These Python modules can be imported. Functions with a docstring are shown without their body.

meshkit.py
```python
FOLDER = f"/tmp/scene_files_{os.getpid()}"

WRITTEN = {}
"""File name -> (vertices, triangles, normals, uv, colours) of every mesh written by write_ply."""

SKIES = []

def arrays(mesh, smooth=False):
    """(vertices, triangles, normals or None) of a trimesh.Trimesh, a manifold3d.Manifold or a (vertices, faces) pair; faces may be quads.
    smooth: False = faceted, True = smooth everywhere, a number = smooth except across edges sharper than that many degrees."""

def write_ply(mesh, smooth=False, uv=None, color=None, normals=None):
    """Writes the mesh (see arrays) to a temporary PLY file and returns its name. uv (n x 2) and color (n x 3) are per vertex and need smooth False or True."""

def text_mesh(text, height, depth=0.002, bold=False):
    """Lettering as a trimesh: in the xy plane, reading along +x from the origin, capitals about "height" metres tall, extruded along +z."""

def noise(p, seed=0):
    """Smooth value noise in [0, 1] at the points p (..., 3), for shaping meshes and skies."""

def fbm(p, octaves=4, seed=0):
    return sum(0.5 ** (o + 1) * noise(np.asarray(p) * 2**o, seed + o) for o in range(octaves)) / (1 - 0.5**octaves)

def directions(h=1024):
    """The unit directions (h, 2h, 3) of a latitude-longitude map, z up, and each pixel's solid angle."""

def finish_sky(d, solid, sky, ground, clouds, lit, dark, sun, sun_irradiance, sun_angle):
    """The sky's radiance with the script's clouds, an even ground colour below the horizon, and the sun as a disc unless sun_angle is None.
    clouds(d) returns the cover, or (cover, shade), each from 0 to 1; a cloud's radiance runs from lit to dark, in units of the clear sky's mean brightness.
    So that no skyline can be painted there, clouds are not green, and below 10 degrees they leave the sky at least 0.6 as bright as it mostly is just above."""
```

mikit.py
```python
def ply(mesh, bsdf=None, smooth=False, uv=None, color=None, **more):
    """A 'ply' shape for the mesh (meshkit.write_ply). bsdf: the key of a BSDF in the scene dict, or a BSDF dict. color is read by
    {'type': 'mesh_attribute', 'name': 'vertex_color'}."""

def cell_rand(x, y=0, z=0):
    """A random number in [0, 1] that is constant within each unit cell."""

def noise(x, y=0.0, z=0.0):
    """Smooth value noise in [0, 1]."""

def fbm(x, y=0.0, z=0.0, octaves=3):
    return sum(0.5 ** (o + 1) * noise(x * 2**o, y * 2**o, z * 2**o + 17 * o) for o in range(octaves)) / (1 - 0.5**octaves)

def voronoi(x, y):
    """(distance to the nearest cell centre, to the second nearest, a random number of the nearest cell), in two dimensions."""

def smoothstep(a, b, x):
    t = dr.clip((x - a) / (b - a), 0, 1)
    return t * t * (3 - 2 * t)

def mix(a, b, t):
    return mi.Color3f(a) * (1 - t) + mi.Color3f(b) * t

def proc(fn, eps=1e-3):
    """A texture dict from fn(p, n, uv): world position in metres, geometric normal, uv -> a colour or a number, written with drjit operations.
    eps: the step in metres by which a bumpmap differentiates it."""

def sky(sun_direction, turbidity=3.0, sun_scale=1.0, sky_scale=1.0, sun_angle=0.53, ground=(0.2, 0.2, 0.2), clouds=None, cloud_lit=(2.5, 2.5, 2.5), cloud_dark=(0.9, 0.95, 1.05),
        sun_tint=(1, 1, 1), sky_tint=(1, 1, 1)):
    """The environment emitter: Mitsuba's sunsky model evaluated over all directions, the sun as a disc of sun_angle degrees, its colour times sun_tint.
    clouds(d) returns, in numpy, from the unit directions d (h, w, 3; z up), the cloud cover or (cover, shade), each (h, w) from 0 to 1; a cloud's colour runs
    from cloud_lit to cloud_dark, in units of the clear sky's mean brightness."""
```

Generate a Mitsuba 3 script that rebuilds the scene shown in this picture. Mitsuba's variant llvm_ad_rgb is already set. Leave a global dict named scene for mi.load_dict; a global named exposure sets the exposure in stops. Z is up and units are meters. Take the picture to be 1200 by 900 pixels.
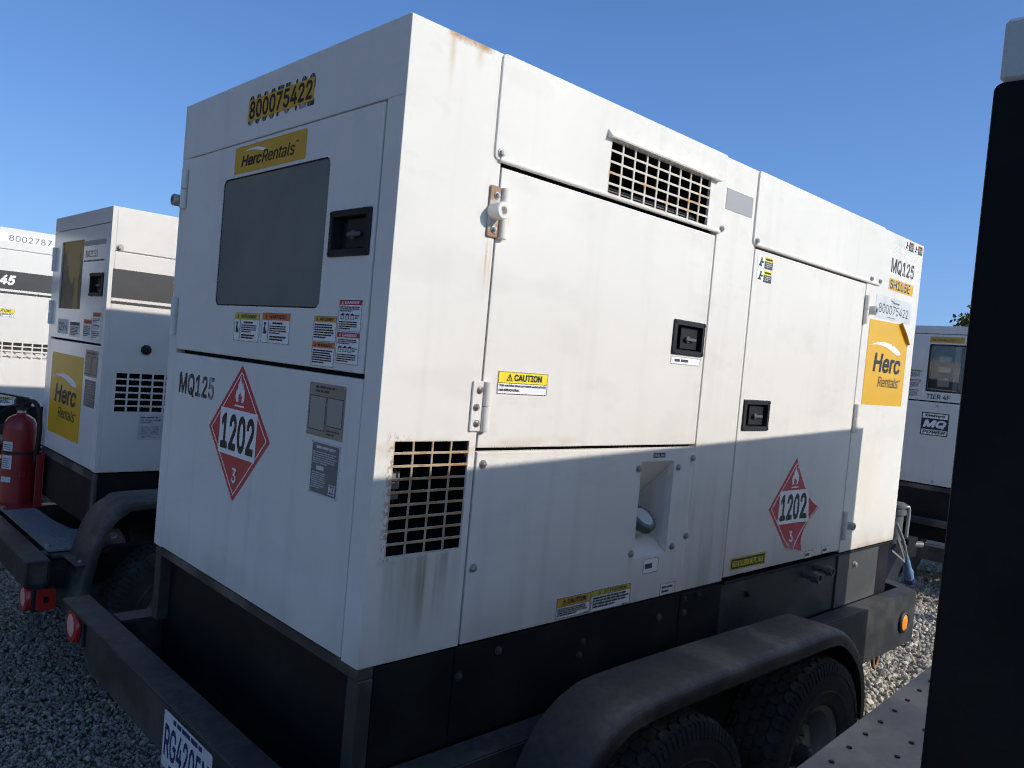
import math
import numpy as np
import trimesh
import mitsuba as mi
import mikit
import meshkit
import manifold3d as m3
from shapely.geometry import Polygon, MultiPolygon, box as sbox
from shapely import affinity, union_all
import drjit as dr

# ------------------------------------------------------------------ camera, sky, exposure
GROUND = 0.965                       # height of the big housing's lower edge above the gravel
scene, labels, used = {}, {}, set()
R_CAM = np.array([[0.71820602, -0.68999465, 0.08993053],      # image right
                  [0.04288265, -0.08510594, -0.99544867],     # image down
                  [0.69450788, 0.71879368, -0.03153479]])     # forward
cam = np.eye(4)
cam[:3, 0], cam[:3, 1], cam[:3, 2] = -R_CAM[0], -R_CAM[1], R_CAM[2]
cam[:3, 3] = (-1.002, -1.449, 0.7207 + GROUND)
T = mi.ScalarTransform4f
scene['camera'] = {'type': 'perspective', 'fov': 2 * math.degrees(math.atan(600 / 928.0)), 'fov_axis': 'x',
                   'near_clip': 0.05, 'far_clip': 2000.0, 'to_world': T(cam.tolist())}
AZ, EL = math.radians(25.0), math.radians(27.3)
SUN = (math.sin(AZ) * math.cos(EL), -math.cos(AZ) * math.cos(EL), math.sin(EL))
scene['sky'] = mikit.sky(SUN, turbidity=4, sun_scale=0.87, sky_scale=0.81, sky_tint=(0.71, 1.02, 1.58), sun_tint=(0.84, 1.025, 1.48), ground=(0.3, 0.28, 0.25))
exposure = 2.0

# ------------------------------------------------------------------ materials
def rgb(*c):
    return {'type': 'rgb', 'value': list(c) if len(c) == 3 else [c[0]] * 3}

def mat(name, color, rough=0.5, bump=None, eps=1e-3, **kw):
    b = {'type': 'principled', 'base_color': mikit.proc(color) if callable(color) else rgb(*color), 'roughness': rough if not callable(rough) else mikit.proc(rough), **kw}
    if bump is not None:
        b = {'type': 'bumpmap', 'bsdf': b, 'tex': mikit.proc(bump, eps), 'scale': 1.0}
    scene[name] = {'type': 'twosided', 'bsdf': b}
    return name

N, FBM, SS, MIX = mikit.noise, mikit.fbm, mikit.smoothstep, mikit.mix
C3 = mi.Color3f

def gz(p):
    return p.z - GROUND

def spot(p, cx, cz, rx, rz):
    d = dr.square((p.x - cx) / rx) + dr.square((gz(p) - cz) / rz)
    return dr.exp(-d)

def paint_base(p, tone, dirt=1.0):
    """aged white enamel: faint clouding, vertical run marks, dust low down, small chips"""
    cloud = FBM(p.x * 2.3, p.y * 2.3, p.z * 2.3, octaves=4)
    runs = FBM(p.x * 26 + p.y * 26, p.z * 0.9, 3.0, octaves=3)
    c = C3(*tone) * (0.93 + 0.12 * cloud) * (1 - 0.045 * dirt * SS(0.5, 0.85, runs) * (0.4 + 1.2 * FBM(p.x * 1.7, p.y * 1.7, p.z * 1.1 + 30)))
    smudge = SS(0.6, 0.78, FBM(p.x * 5, p.y * 5, p.z * 8 + 9, octaves=4))
    c = MIX(c, C3(0.5, 0.47, 0.42), smudge * 0.16 * dirt)
    scuff = SS(0.62, 0.72, FBM(p.x * 16 + p.z * 5, p.y * 16 + p.z * 5, p.z * 26, octaves=3)) * SS(0.5, 0.7, N(p.x * 2.2 + 5, p.y * 2.2, p.z * 2.2))
    c = MIX(c, C3(0.38, 0.36, 0.33), scuff * 0.07 * dirt)
    low = SS(0.16, -0.02, gz(p)) * FBM(p.x * 9 + p.y * 9, p.z * 6, 1.0, octaves=3)
    c = MIX(c, C3(0.36, 0.32, 0.27), low * 0.6 * dirt)
    return c

def paint_wave(p, n, uv):
    return 0.0022 * N(p.x * 2.9, p.y * 2.9, p.z * 2.9) + 0.0011 * (p.x + 0.7 * p.y + 1.3 * p.z)

def paint_main(p, n, uv):
    c = paint_base(p, (0.70, 0.665, 0.595))
    on = SS(0.08, 0.0, p.y) * SS(-0.5, -0.9, n.y)           # marks of the long side only
    nz = FBM(p.x * 55, p.z * 22, 2.0, octaves=3)
    fine = FBM(p.x * 160, p.z * 160, 4.0, octaves=2)
    rust = C3(0.34, 0.17, 0.06)
    # runs under the lower grille
    cols = dr.square(dr.sin((p.x - 0.05) * math.pi / 0.0555))
    run = SS(0.255, 0.235, gz(p)) * SS(-0.02, 0.2, gz(p)) * SS(0.04, 0.06, p.x) * SS(0.285, 0.25, p.x)
    c = MIX(c, C3(0.26, 0.2, 0.12), on * run * (0.35 + 0.6 * SS(0.35, 0.7, FBM(p.x * 60, p.z * 3, 5.0, octaves=2))) * (1 - 0.6 * cols))
    # pitted rim and rusty bars of that grille
    ex = dr.maximum(dr.abs(p.x - 0.16) - 0.111, dr.abs(gz(p) - 0.38) - 0.132)
    rim = SS(0.026, 0.0, ex) * SS(0.5, 0.62, fine) * SS(0.12, 0.03, p.x)
    bars = SS(0.004, -0.004, ex) * SS(0.36, 0.62, FBM(p.x * 30, p.z * 45, 8.0, octaves=3))
    c = MIX(c, C3(0.30, 0.22, 0.13), on * rim * 0.8)
    c = MIX(c, C3(0.38, 0.265, 0.115), on * SS(0.004, -0.004, ex) * 0.85)
    c = MIX(c, C3(0.34, 0.16, 0.05), on * bars * (0.6 + 0.35 * spot(p, 0.16, 0.45, 0.2, 0.04)))
    # upper grille bars
    ex2 = dr.maximum(dr.abs(p.x - 0.945) - 0.255, dr.abs(gz(p) - 1.277) - 0.075)
    c = MIX(c, C3(0.47, 0.36, 0.22), on * SS(0.004, -0.004, ex2) * 0.4)
    c = MIX(c, C3(0.45, 0.24, 0.08), on * SS(0.004, -0.004, ex2) * SS(0.52, 0.72, FBM(p.x * 14, p.z * 40, 1.0, octaves=3)) * 0.75)
    # roof edge rust and its streaks, hinge weeping, door hem
    edge = SS(1.432, 1.450, gz(p) + 0.008 * fine) * SS(0.09, 0.12, p.x) * SS(0.25, 0.22, p.x)
    c = MIX(c, rust, on * edge * (0.4 + 0.6 * nz))
    streak = (spot(p, 0.118, 1.42, 0.008, 0.07) + 0.7 * spot(p, 0.2, 1.43, 0.012, 0.035)) * (0.5 + nz)
    c = MIX(c, C3(0.52, 0.36, 0.18), on * dr.minimum(streak * 0.5, 0.8))
    weep = spot(p, 0.326, 1.062, 0.009, 0.013) * 1.3 + 0.6 * spot(p, 0.272, 0.95, 0.004, 0.06) + 0.35 * spot(p, 0.285, 0.95, 0.004, 0.05)
    c = MIX(c, C3(0.55, 0.32, 0.1), on * dr.minimum(weep * (0.5 + 0.8 * nz), 0.85))
    hem = SS(0.035, 0.0, dr.abs(gz(p) - 0.497)) * SS(0.45, 0.7, FBM(p.x * 7, p.z * 20, 3.0, octaves=3)) * SS(1.3, 1.25, p.x)
    c = MIX(c, C3(0.45, 0.33, 0.2), on * hem * 0.35)
    # grime on the pillar and the old sticker ghosts of the front panel
    pill = SS(1.27, 1.29, p.x) * SS(1.52, 1.5, p.x) * SS(0.5, 0.0, gz(p))
    c = MIX(c, C3(0.4, 0.36, 0.31), on * pill * (0.15 + 0.5 * SS(0.35, 0.75, FBM(p.x * 34, p.z * 4, 7.0, octaves=3))))
    tan = spot(p, 2.72, 0.33, 0.13, 0.17) * SS(2.5, 2.62, p.x)
    c = MIX(c, C3(0.68, 0.60, 0.45), on * tan * 0.35)
    foot = SS(0.03, 0.0, gz(p)) * SS(2.6, 2.7, p.x) * (0.4 + 0.6 * nz)
    return MIX(c, C3(0.35, 0.2, 0.1), on * foot * 0.6)

PAINT = mat('paint_aged_white', paint_main, 0.6, paint_wave, 1.2e-2, specular=0.15)
CLEAN = mat('paint_clean_white', lambda p, n, uv: paint_base(p, (0.71, 0.67, 0.60), 0.4), 0.16, paint_wave, 2e-3, specular=0.5, clearcoat=0.6, clearcoat_gloss=0.95)
DULL = mat('paint_dull_white', lambda p, n, uv: paint_base(p, (0.69, 0.66, 0.60), 0.6), 0.4, specular=0.5)

def dusty(tone, dust, amount=0.5, up=0.6):
    def f(p, n, uv):
        a = FBM(p.x * 6, p.y * 6, p.z * 6, octaves=4)
        g = FBM(p.x * 70, p.y * 70, p.z * 70, octaves=2)
        t = SS(0.38, 0.75, a) * amount + dr.maximum(n.z, 0) * up * (0.4 + 0.6 * a)
        return MIX(C3(*tone), C3(*dust), dr.minimum(t * (0.6 + 0.7 * g), 0.9))
    return f

def pitted(p, n, uv):
    return 0.0004 * FBM(p.x * 160, p.y * 160, p.z * 160, octaves=2)

BLACK = mat('paint_black', dusty((0.007, 0.0075, 0.009), (0.035, 0.032, 0.027), 0.3, 0.3), 0.55, specular=0.18)
FRAMEM = mat('frame_black', dusty((0.016, 0.017, 0.019), (0.11, 0.10, 0.088), 0.4, 0.55), 0.5, pitted, specular=0.4)
FENDERM = mat('fender_black', dusty((0.022, 0.022, 0.023), (0.17, 0.14, 0.115), 0.5, 0.65), 0.55, pitted, specular=0.4)
GREYP = mat('plate_grey', dusty((0.05, 0.052, 0.05), (0.10, 0.095, 0.085), 0.5, 0.3), 0.5)
POSTM = mat('post_grey', dusty((0.03, 0.029, 0.026), (0.15, 0.13, 0.105), 0.75, 0.3), 0.6)
DECKM = mat('deck_grey', dusty((0.17, 0.162, 0.145), (0.36, 0.31, 0.245), 0.9, 0.25), 0.6, pitted)
CHECK = mat('checker_plate_grey', dusty((0.22, 0.228, 0.23), (0.28, 0.26, 0.23), 0.3, 0.2), 0.42, metallic=0.3)
DARK = mat('inside_black', (0.006, 0.006, 0.007), 0.9)
SLATG = mat('inside_grey', (0.16, 0.15, 0.13), 0.7)
COVERB = mat('cover_black', dusty((0.003, 0.0033, 0.0045), (0.02, 0.019, 0.017), 0.35, 0.3), 0.6, specular=0.15)
RUBBER = mat('rubber_tyre', dusty((0.03, 0.03, 0.03), (0.13, 0.115, 0.095), 0.6, 0.25), 0.8, specular=0.3)
PLASTIC = mat('plastic_black', dusty((0.012, 0.012, 0.014), (0.06, 0.056, 0.052), 0.3, 0.3), 0.5, specular=0.3)
STEEL = mat('steel_bolt', dusty((0.42, 0.41, 0.39), (0.3, 0.24, 0.17), 0.5, 0.1), 0.35, metallic=0.8)
ZINC = mat('zinc_plate', (0.42, 0.42, 0.41), 0.4, metallic=0.6)
RIM = mat('rim_paint', dusty((0.42, 0.42, 0.42), (0.22, 0.18, 0.13), 0.6, 0.2), 0.45, metallic=0.3)
RUSTY = mat('rusted_steel', lambda p, n, uv: MIX(MIX(C3(0.33, 0.19, 0.1), C3(0.2, 0.11, 0.06), FBM(p.x * 60, p.y * 60, p.z * 60)), C3(0.62, 0.61, 0.59),
            SS(0.04, 0.0, dr.abs(gz(p) - 1.072 - 0.7 * (p.x - 0.283)) - 0.012 * N(p.z * 80, p.x * 60, 1.0))), 0.6)
RUSTD = mat('rusted_bolt', (0.055, 0.035, 0.022), 0.7)
WINDOW = mat('pane_smoked', lambda p, n, uv: MIX(C3(0.115, 0.14, 0.135), C3(0.19, 0.20, 0.17), SS(0.3, 0.8, FBM(p.y * 3, p.z * 3 + p.y * 1.5, 1.0, octaves=4))), 0.35, specular=0.4)
AMBER = mat('pane_amber', lambda p, n, uv: MIX(C3(0.34, 0.205, 0.055), C3(0.085, 0.072, 0.05), SS(0.46, 0.54, FBM(p.y * 9, p.z * 4.0, 4.0, octaves=3)) * SS(0.9, 0.75, dr.abs(gz(p) - 0.85) * 4)), 0.4, specular=0.12)
GREYTAPE = mat('patch_grey', (0.30, 0.30, 0.28), 0.5)
YELLOW = mat('print_yellow', lambda p, n, uv: C3(0.66, 0.365, 0.012) * (0.94 + 0.1 * FBM(p.x * 6, p.y * 6, p.z * 6)), 0.4)
YELLOWD = mat('print_old_yellow', lambda p, n, uv: C3(0.60, 0.345, 0.04) * (0.85 + 0.2 * FBM(p.x * 30, p.y * 30, p.z * 30)), 0.5)
YELLOWC = mat('print_caution_yellow', (0.80, 0.62, 0.02), 0.45)
OLIVE = mat('print_olive_yellow', (0.50, 0.42, 0.06), 0.5)
ORANGE = mat('print_orange', (0.62, 0.16, 0.04), 0.5)
REDP = mat('print_red', lambda p, n, uv: C3(0.47, 0.045, 0.05) * (0.9 + 0.15 * FBM(p.x * 9, p.y * 9, p.z * 9)), 0.4)
WHITEP = mat('print_white', (0.76, 0.75, 0.72), 0.45)
LABELG = mat('print_label_grey', lambda p, n, uv: C3(0.56, 0.56, 0.55) * (0.8 + 0.3 * FBM(p.x * 20, p.y * 20, p.z * 9)), 0.5)
BLACKP = mat('print_black', (0.012, 0.012, 0.016), 0.5)
GREYPR = mat('print_grey', (0.05, 0.05, 0.055), 0.5)
STENCIL = mat('stencil_ink', lambda p, n, uv: MIX(C3(0.03, 0.03, 0.035), C3(0.5, 0.49, 0.47), SS(0.5, 0.8, FBM(p.x * 40, p.y * 40, p.z * 14)) * 0.55), 0.6)
STRIPE = mat('stripe_charcoal', lambda p, n, uv: C3(0.03, 0.031, 0.032) * (0.8 + 0.5 * FBM(p.x * 9 + p.z * 3, p.y * 9, p.z * 12)), 0.5)
TAGM = mat('tag_metal', dusty((0.30, 0.27, 0.22), (0.2, 0.17, 0.13), 0.5, 0), 0.45, metallic=0.3)
TAGF = mat('tag_field', (0.30, 0.28, 0.235), 0.5)
TAGD = mat('tag_dark', (0.12, 0.125, 0.13), 0.45)
BLUEP = mat('print_navy', (0.012, 0.014, 0.09), 0.5)
EXTRED = mat('extinguisher_red', lambda p, n, uv: C3(0.25, 0.016, 0.018) * (0.9 + 0.2 * N(p.x * 9, p.y * 9, p.z * 9)), 0.32, specular=0.5)
LENSR = mat('lens_red', (0.40, 0.018, 0.012), 0.2, clearcoat=0.5)
LENSP = mat('lens_pale', (0.62, 0.33, 0.28), 0.2, clearcoat=0.6)
LENSA = mat('lens_amber', (0.95, 0.27, 0.015), 0.2, clearcoat=0.5)
BLUETAPE = mat('tape_blue', (0.11, 0.19, 0.30), 0.5)
CABLE = mat('cable_grey', (0.19, 0.19, 0.19), 0.5)
JACKG = mat('jack_grey', dusty((0.09, 0.09, 0.088), (0.17, 0.16, 0.14), 0.5, 0.3), 0.5)
scene['glass_pane'] = {'type': 'thindielectric'}
scene['stone_mix'] = {'type': 'twosided', 'bsdf': {'type': 'principled', 'base_color': {'type': 'mesh_attribute', 'name': 'vertex_color'}, 'roughness': 0.9, 'specular': 0.2}}
STONE = 'stone_mix'
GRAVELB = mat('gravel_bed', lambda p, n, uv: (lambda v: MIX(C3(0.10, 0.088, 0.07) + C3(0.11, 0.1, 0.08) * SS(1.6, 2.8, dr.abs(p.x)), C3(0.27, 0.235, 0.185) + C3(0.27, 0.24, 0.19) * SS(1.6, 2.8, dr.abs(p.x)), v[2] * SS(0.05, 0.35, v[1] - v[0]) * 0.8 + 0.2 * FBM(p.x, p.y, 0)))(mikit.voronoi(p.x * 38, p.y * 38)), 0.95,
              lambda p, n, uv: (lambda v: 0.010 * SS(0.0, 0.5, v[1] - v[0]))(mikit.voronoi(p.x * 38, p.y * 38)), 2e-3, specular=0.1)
CAPG = mat('paint_grey_green', lambda p, n, uv: paint_base(p, (0.40, 0.44, 0.42), 0.5), 0.45)
NEARP = mat('paint_neighbour_white', lambda p, n, uv: paint_base(p, (0.78, 0.765, 0.73), 0.4), 0.4)
BARK = mat('bark', (0.12, 0.09, 0.065), 0.9)
scene['leaf_mix'] = {'type': 'principledthin', 'base_color': {'type': 'mesh_attribute', 'name': 'vertex_color'}, 'roughness': 0.6, 'diff_trans': 0.7}

# ------------------------------------------------------------------ helpers
I4 = np.eye(4)
cache = {}

def loc(x, y, z, yaw=0.0, pitch=0.0):
    c, s = math.cos(math.radians(yaw)), math.sin(math.radians(yaw))
    a = np.array([[c, -s, 0, x], [s, c, 0, y], [0, 0, 1, z], [0, 0, 0, 1.0]])
    cp, sp = math.cos(math.radians(pitch)), math.sin(math.radians(pitch))
    return a @ np.array([[cp, 0, -sp, 0], [0, 1, 0, 0], [sp, 0, cp, 0], [0, 0, 0, 1.0]])      # positive pitch lifts the +x end

def fresh(key):
    k, i = key, 0
    while k in used or k in scene:
        i += 1
        k = f'{key}_{i:03d}'
    used.add(k)
    return k

def thing(name, label, cat, group=None):
    k = fresh(name)
    labels[k] = {'label': label, 'category': cat}
    if group:
        labels[k]['group'] = group
    return k

def part(parent, name, label=None):
    """a key for a part that is made of sub-parts"""
    k = fresh(parent + '__' + name)
    if label:
        labels[k] = {'label': label}
    return k

def put(parent, name, mesh, material, F=I4, smooth=False, label=None, kind=None, color=None):
    k = fresh(parent + '__' + name if parent else name)
    ck = (id(mesh), material, smooth)
    if ck not in cache:
        cache[ck] = (mikit.ply(mesh, material, smooth=smooth, color=color), mesh)
    scene[k] = {**cache[ck][0], 'to_world': T(np.asarray(F).tolist())}
    if label or kind:
        labels[k] = {a: b for a, b in (('label', label), ('kind', kind)) if b}
    return k

def move(mesh, F):
    m = mesh.copy()
    m.apply_transform(F)
    return m

def join(*ms):
    return trimesh.util.concatenate([m for m in ms if m is not None])

def loft(rings):
    rings = [np.asarray(r, float) for r in rings]
    n = len(rings[0])
    v = np.vstack(rings)
    f = []
    for k in range(len(rings) - 1):
        for i in range(n):
            a, b, c, d = k * n + i, k * n + (i + 1) % n, (k + 1) * n + (i + 1) % n, (k + 1) * n + i
            f += [[a, b, c], [a, c, d]]
    e = (len(rings) - 1) * n
    for i in range(1, n - 1):
        f += [[0, i + 1, i], [e, e + i, e + i + 1]]
    m = trimesh.Trimesh(v, f, process=False)
    if m.volume < 0:
        m.invert()
    return m

def ring(x0, y0, x1, y1, r=0.0, n=4):
    if r <= 1e-6:
        return np.array([[x0, y0], [x1, y0], [x1, y1], [x0, y1]], float)
    out = []
    for cx, cy, a0 in ((x1 - r, y0 + r, -90), (x1 - r, y1 - r, 0), (x0 + r, y1 - r, 90), (x0 + r, y0 + r, 180)):
        for k in range(n + 1):
            a = math.radians(a0 + 90 * k / n)
            out.append([cx + r * math.cos(a), cy + r * math.sin(a)])
    return np.array(out)

def at_z(p, z):
    return np.column_stack([p, np.full(len(p), z)])

def to_man(m):
    return m3.Manifold(m3.Mesh(np.asarray(m.vertices, np.float32), np.asarray(m.faces, np.uint32)))

def from_man(m):
    q = m.to_mesh()
    return trimesh.Trimesh(q.vert_properties[:, :3], q.tri_verts, process=False)

def panel(u0, v0, u1, v1, t=0.025, b=0.0025, r=0.0, holes=(), d=0.0):
    """a sheet metal panel in face coordinates: outer face at d, folded edges t deep, soft outer edge b"""
    rr = max(r, b * 1.01) if b else r
    a = ring(u0, v0, u1, v1, rr)
    i1 = ring(u0 + b * 0.3, v0 + b * 0.3, u1 - b * 0.3, v1 - b * 0.3, max(rr - b * 0.3, 1e-4))
    i2 = ring(u0 + b, v0 + b, u1 - b, v1 - b, max(rr - b, 1e-4))
    m = loft([at_z(a, d - t), at_z(a, d - b), at_z(i1, d - b * 0.3), at_z(i2, d)])
    if len(holes):
        h = to_man(m)
        for q in holes:
            h = h - to_man(loft([at_z(ring(*q), d - t - 0.05), at_z(ring(*q), d + 0.05)]))
        m = from_man(h)
    return m

def ext(poly, d0, t):
    gs = [g for g in getattr(poly, 'geoms', [poly]) if g.geom_type == 'Polygon' and g.area > 1e-9]
    ms = []
    for g in gs:
        m = trimesh.creation.extrude_polygon(g, t, engine='earcut')
        m.apply_translation([0, 0, d0])
        ms.append(m)
    return join(*ms)

def rpoly(u0, v0, u1, v1, r=0.0):
    return Polygon(ring(u0, v0, u1, v1, r))

def bar(x0, y0, z0, x1, y1, z1, b=0.003):
    """a bevelled box"""
    b = min(b, (x1 - x0) * .45, (y1 - y0) * .45, (z1 - z0) * .45)
    rr = [at_z(ring(x0 + b, y0 + b, x1 - b, y1 - b, 1e-4, 1), z0), at_z(ring(x0, y0, x1, y1, b, 1), z0 + b), at_z(ring(x0, y0, x1, y1, b, 1), z1 - b), at_z(ring(x0 + b, y0 + b, x1 - b, y1 - b, 1e-4, 1), z1)]
    return loft(rr)

def lathe(profile, n=40, axis='z', closed=False):
    p = np.asarray(profile, float)
    m = trimesh.creation.revolve(p, sections=n)
    if axis == 'y':
        m.apply_transform(np.array([[1, 0, 0, 0], [0, 0, 1, 0], [0, -1, 0, 0], [0, 0, 0, 1.0]]))
    if axis == 'x':
        m.apply_transform(np.array([[0, 0, 1, 0], [0, 1, 0, 0], [-1, 0, 0, 0], [0, 0, 0, 1.0]]))
    return m

def cyl(r, h, n=20, b=None):
    b = min(r, h) * 0.12 if b is None else b
    return lathe([[0, 0], [r - b, 0], [r, b], [r, h - b], [r - b, h], [0, h]], n)

def tube(pts, r, n=10, sub=6):
    """a round bar through the points, smoothed"""
    p = np.asarray(pts, float)
    if sub > 1 and len(p) > 2:
        q = []
        for i in range(len(p) - 1):
            p0, p1, p2, p3 = p[max(i - 1, 0)], p[i], p[i + 1], p[min(i + 2, len(p) - 1)]
            for k in range(sub):
                t = k / sub
                q.append(0.5 * (2 * p1 + (p2 - p0) * t + (2 * p0 - 5 * p1 + 4 * p2 - p3) * t * t + (3 * p1 - p0 - 3 * p2 + p3) * t ** 3))
        q.append(p[-1])
        p = np.array(q)
    rings, up = [], None
    for i in range(len(p)):
        d = p[min(i + 1, len(p) - 1)] - p[max(i - 1, 0)]
        d /= np.linalg.norm(d)
        if up is None:
            up = np.cross(d, [0.3, 0.5, 0.81])
        a = np.cross(d, np.cross(up, d))
        a /= np.linalg.norm(a)
        up = a
        bb = np.cross(d, a)
        rad = r[i * (len(r) - 1) // max(len(p) - 1, 1)] if np.ndim(r) else r
        rings.append([p[i] + rad * (math.cos(w) * a + math.sin(w) * bb) for w in np.linspace(0, 2 * math.pi, n, endpoint=False)])
    return loft(rings)

# lettering as polygons ------------------------------------------------
_text = {}
def glyphs(s, bold=False):
    if (s, bold) not in _text:
        m = meshkit.text_mesh(s, 1.0, 0.1, bold)
        top = m.triangles[(m.face_normals[:, 2] > 0.9)][:, :, :2]
        _text[(s, bold)] = union_all([Polygon(t) for t in top]).buffer(0.004).buffer(-0.004)
    return _text[(s, bold)]

def fit(poly, u0, v0, u1, v1):
    a, b, c, d = poly.bounds
    sx, sy = (u1 - u0) / (c - a), (v1 - v0) / (d - b)
    return affinity.translate(affinity.scale(affinity.translate(poly, -a, -b), sx, sy, origin=(0, 0)), u0, v0)

def text(s, u0, v0, u1, v1, bold=True, grow=0.0, shear=0.0):
    g = glyphs(s, bold)
    if grow:
        g = g.buffer(grow, join_style=2)
    if shear:
        g = affinity.affine_transform(g, [1, shear, 0, 1, 0, 0])
    return fit(g, u0, v0, u1, v1)

def stencil(s, u0, v0, u1, v1):
    """sprayed stencil characters: heavy, narrow, with bridges"""
    g = glyphs(s, True).buffer(0.012, join_style=2)
    a, b, c, d = g.bounds
    w = (c - a) / len(s)
    for k in range(len(s)):
        if s[k] not in '1I':
            x = a + (k + 0.5) * w
            g = g.difference(sbox(x - 0.028, b - 1, x + 0.028, b + (d - b) * 0.22)).difference(sbox(x - 0.028, b + (d - b) * 0.80, x + 0.028, d + 1))
    return fit(g, u0, v0, u1, v1)

def lines(u0, v0, u1, v1, n, seed=0, fill=0.5, last=0.6):
    """rows of small print, too small to read"""
    rng = np.random.default_rng(seed)
    out, pitch = [], (v1 - v0) / n
    for i in range(n):
        y = v1 - (i + 0.5) * pitch
        x, end = u0, u0 + (u1 - u0) * (last if i == n - 1 else rng.uniform(0.88, 1.0))
        while x < end:
            w = min(rng.uniform(1.2, 4.5) * pitch * 0.75, end - x)
            out.append(sbox(x, y - pitch * fill / 2, x + w, y + pitch * fill / 2))
            x += w + pitch * 0.4
    return MultiPolygon(out)

def warn_triangle(u, v, h):
    a = Polygon([(u, v), (u + h * 1.12, v), (u + h * 0.56, v + h)])
    return a.difference(a.buffer(-h * 0.11)).union(sbox(u + h * 0.51, v + h * 0.3, u + h * 0.61, v + h * 0.66)).union(sbox(u + h * 0.51, v + h * 0.17, u + h * 0.61, v + h * 0.25))

def ring_poly(u0, v0, u1, v1, t, r=0.0):
    return rpoly(u0, v0, u1, v1, r).difference(rpoly(u0 + t, v0 + t, u1 - t, v1 - t, max(r - t, 0)))

def flame(cx, v0, h):
    pts = [(-.30, .0), (-.42, .18), (-.40, .38), (-.33, .50), (-.27, .38), (-.22, .52), (-.24, .66), (-.12, .80), (-.03, 1.0), (.0, .84), (.06, .72), (.15, .62), (.15, .78), (.24, .64), (.26, .48), (.33, .56), (.40, .36), (.38, .16), (.28, .0),
           (.14, .02), (.20, .16), (.14, .30), (.08, .22), (.03, .42), (-.06, .28), (-.13, .34), (-.18, .16), (-.12, .02)]
    return Polygon([(cx + x * h * 0.9, v0 + y * h) for x, y in pts]).buffer(0)

def rearface(F):     # local coordinates seen from behind: u = -y, v = z, outward = -x
    return F @ np.array([[0, 0, -1, 0], [-1, 0, 0, 0], [0, 1, 0, 0], [0, 0, 0, 1.0]])

def sideface(F):     # seen from the right: u = x, v = z, outward = -y
    return F @ np.array([[1, 0, 0, 0], [0, 0, -1, 0], [0, 1, 0, 0], [0, 0, 0, 1.0]])

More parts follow.
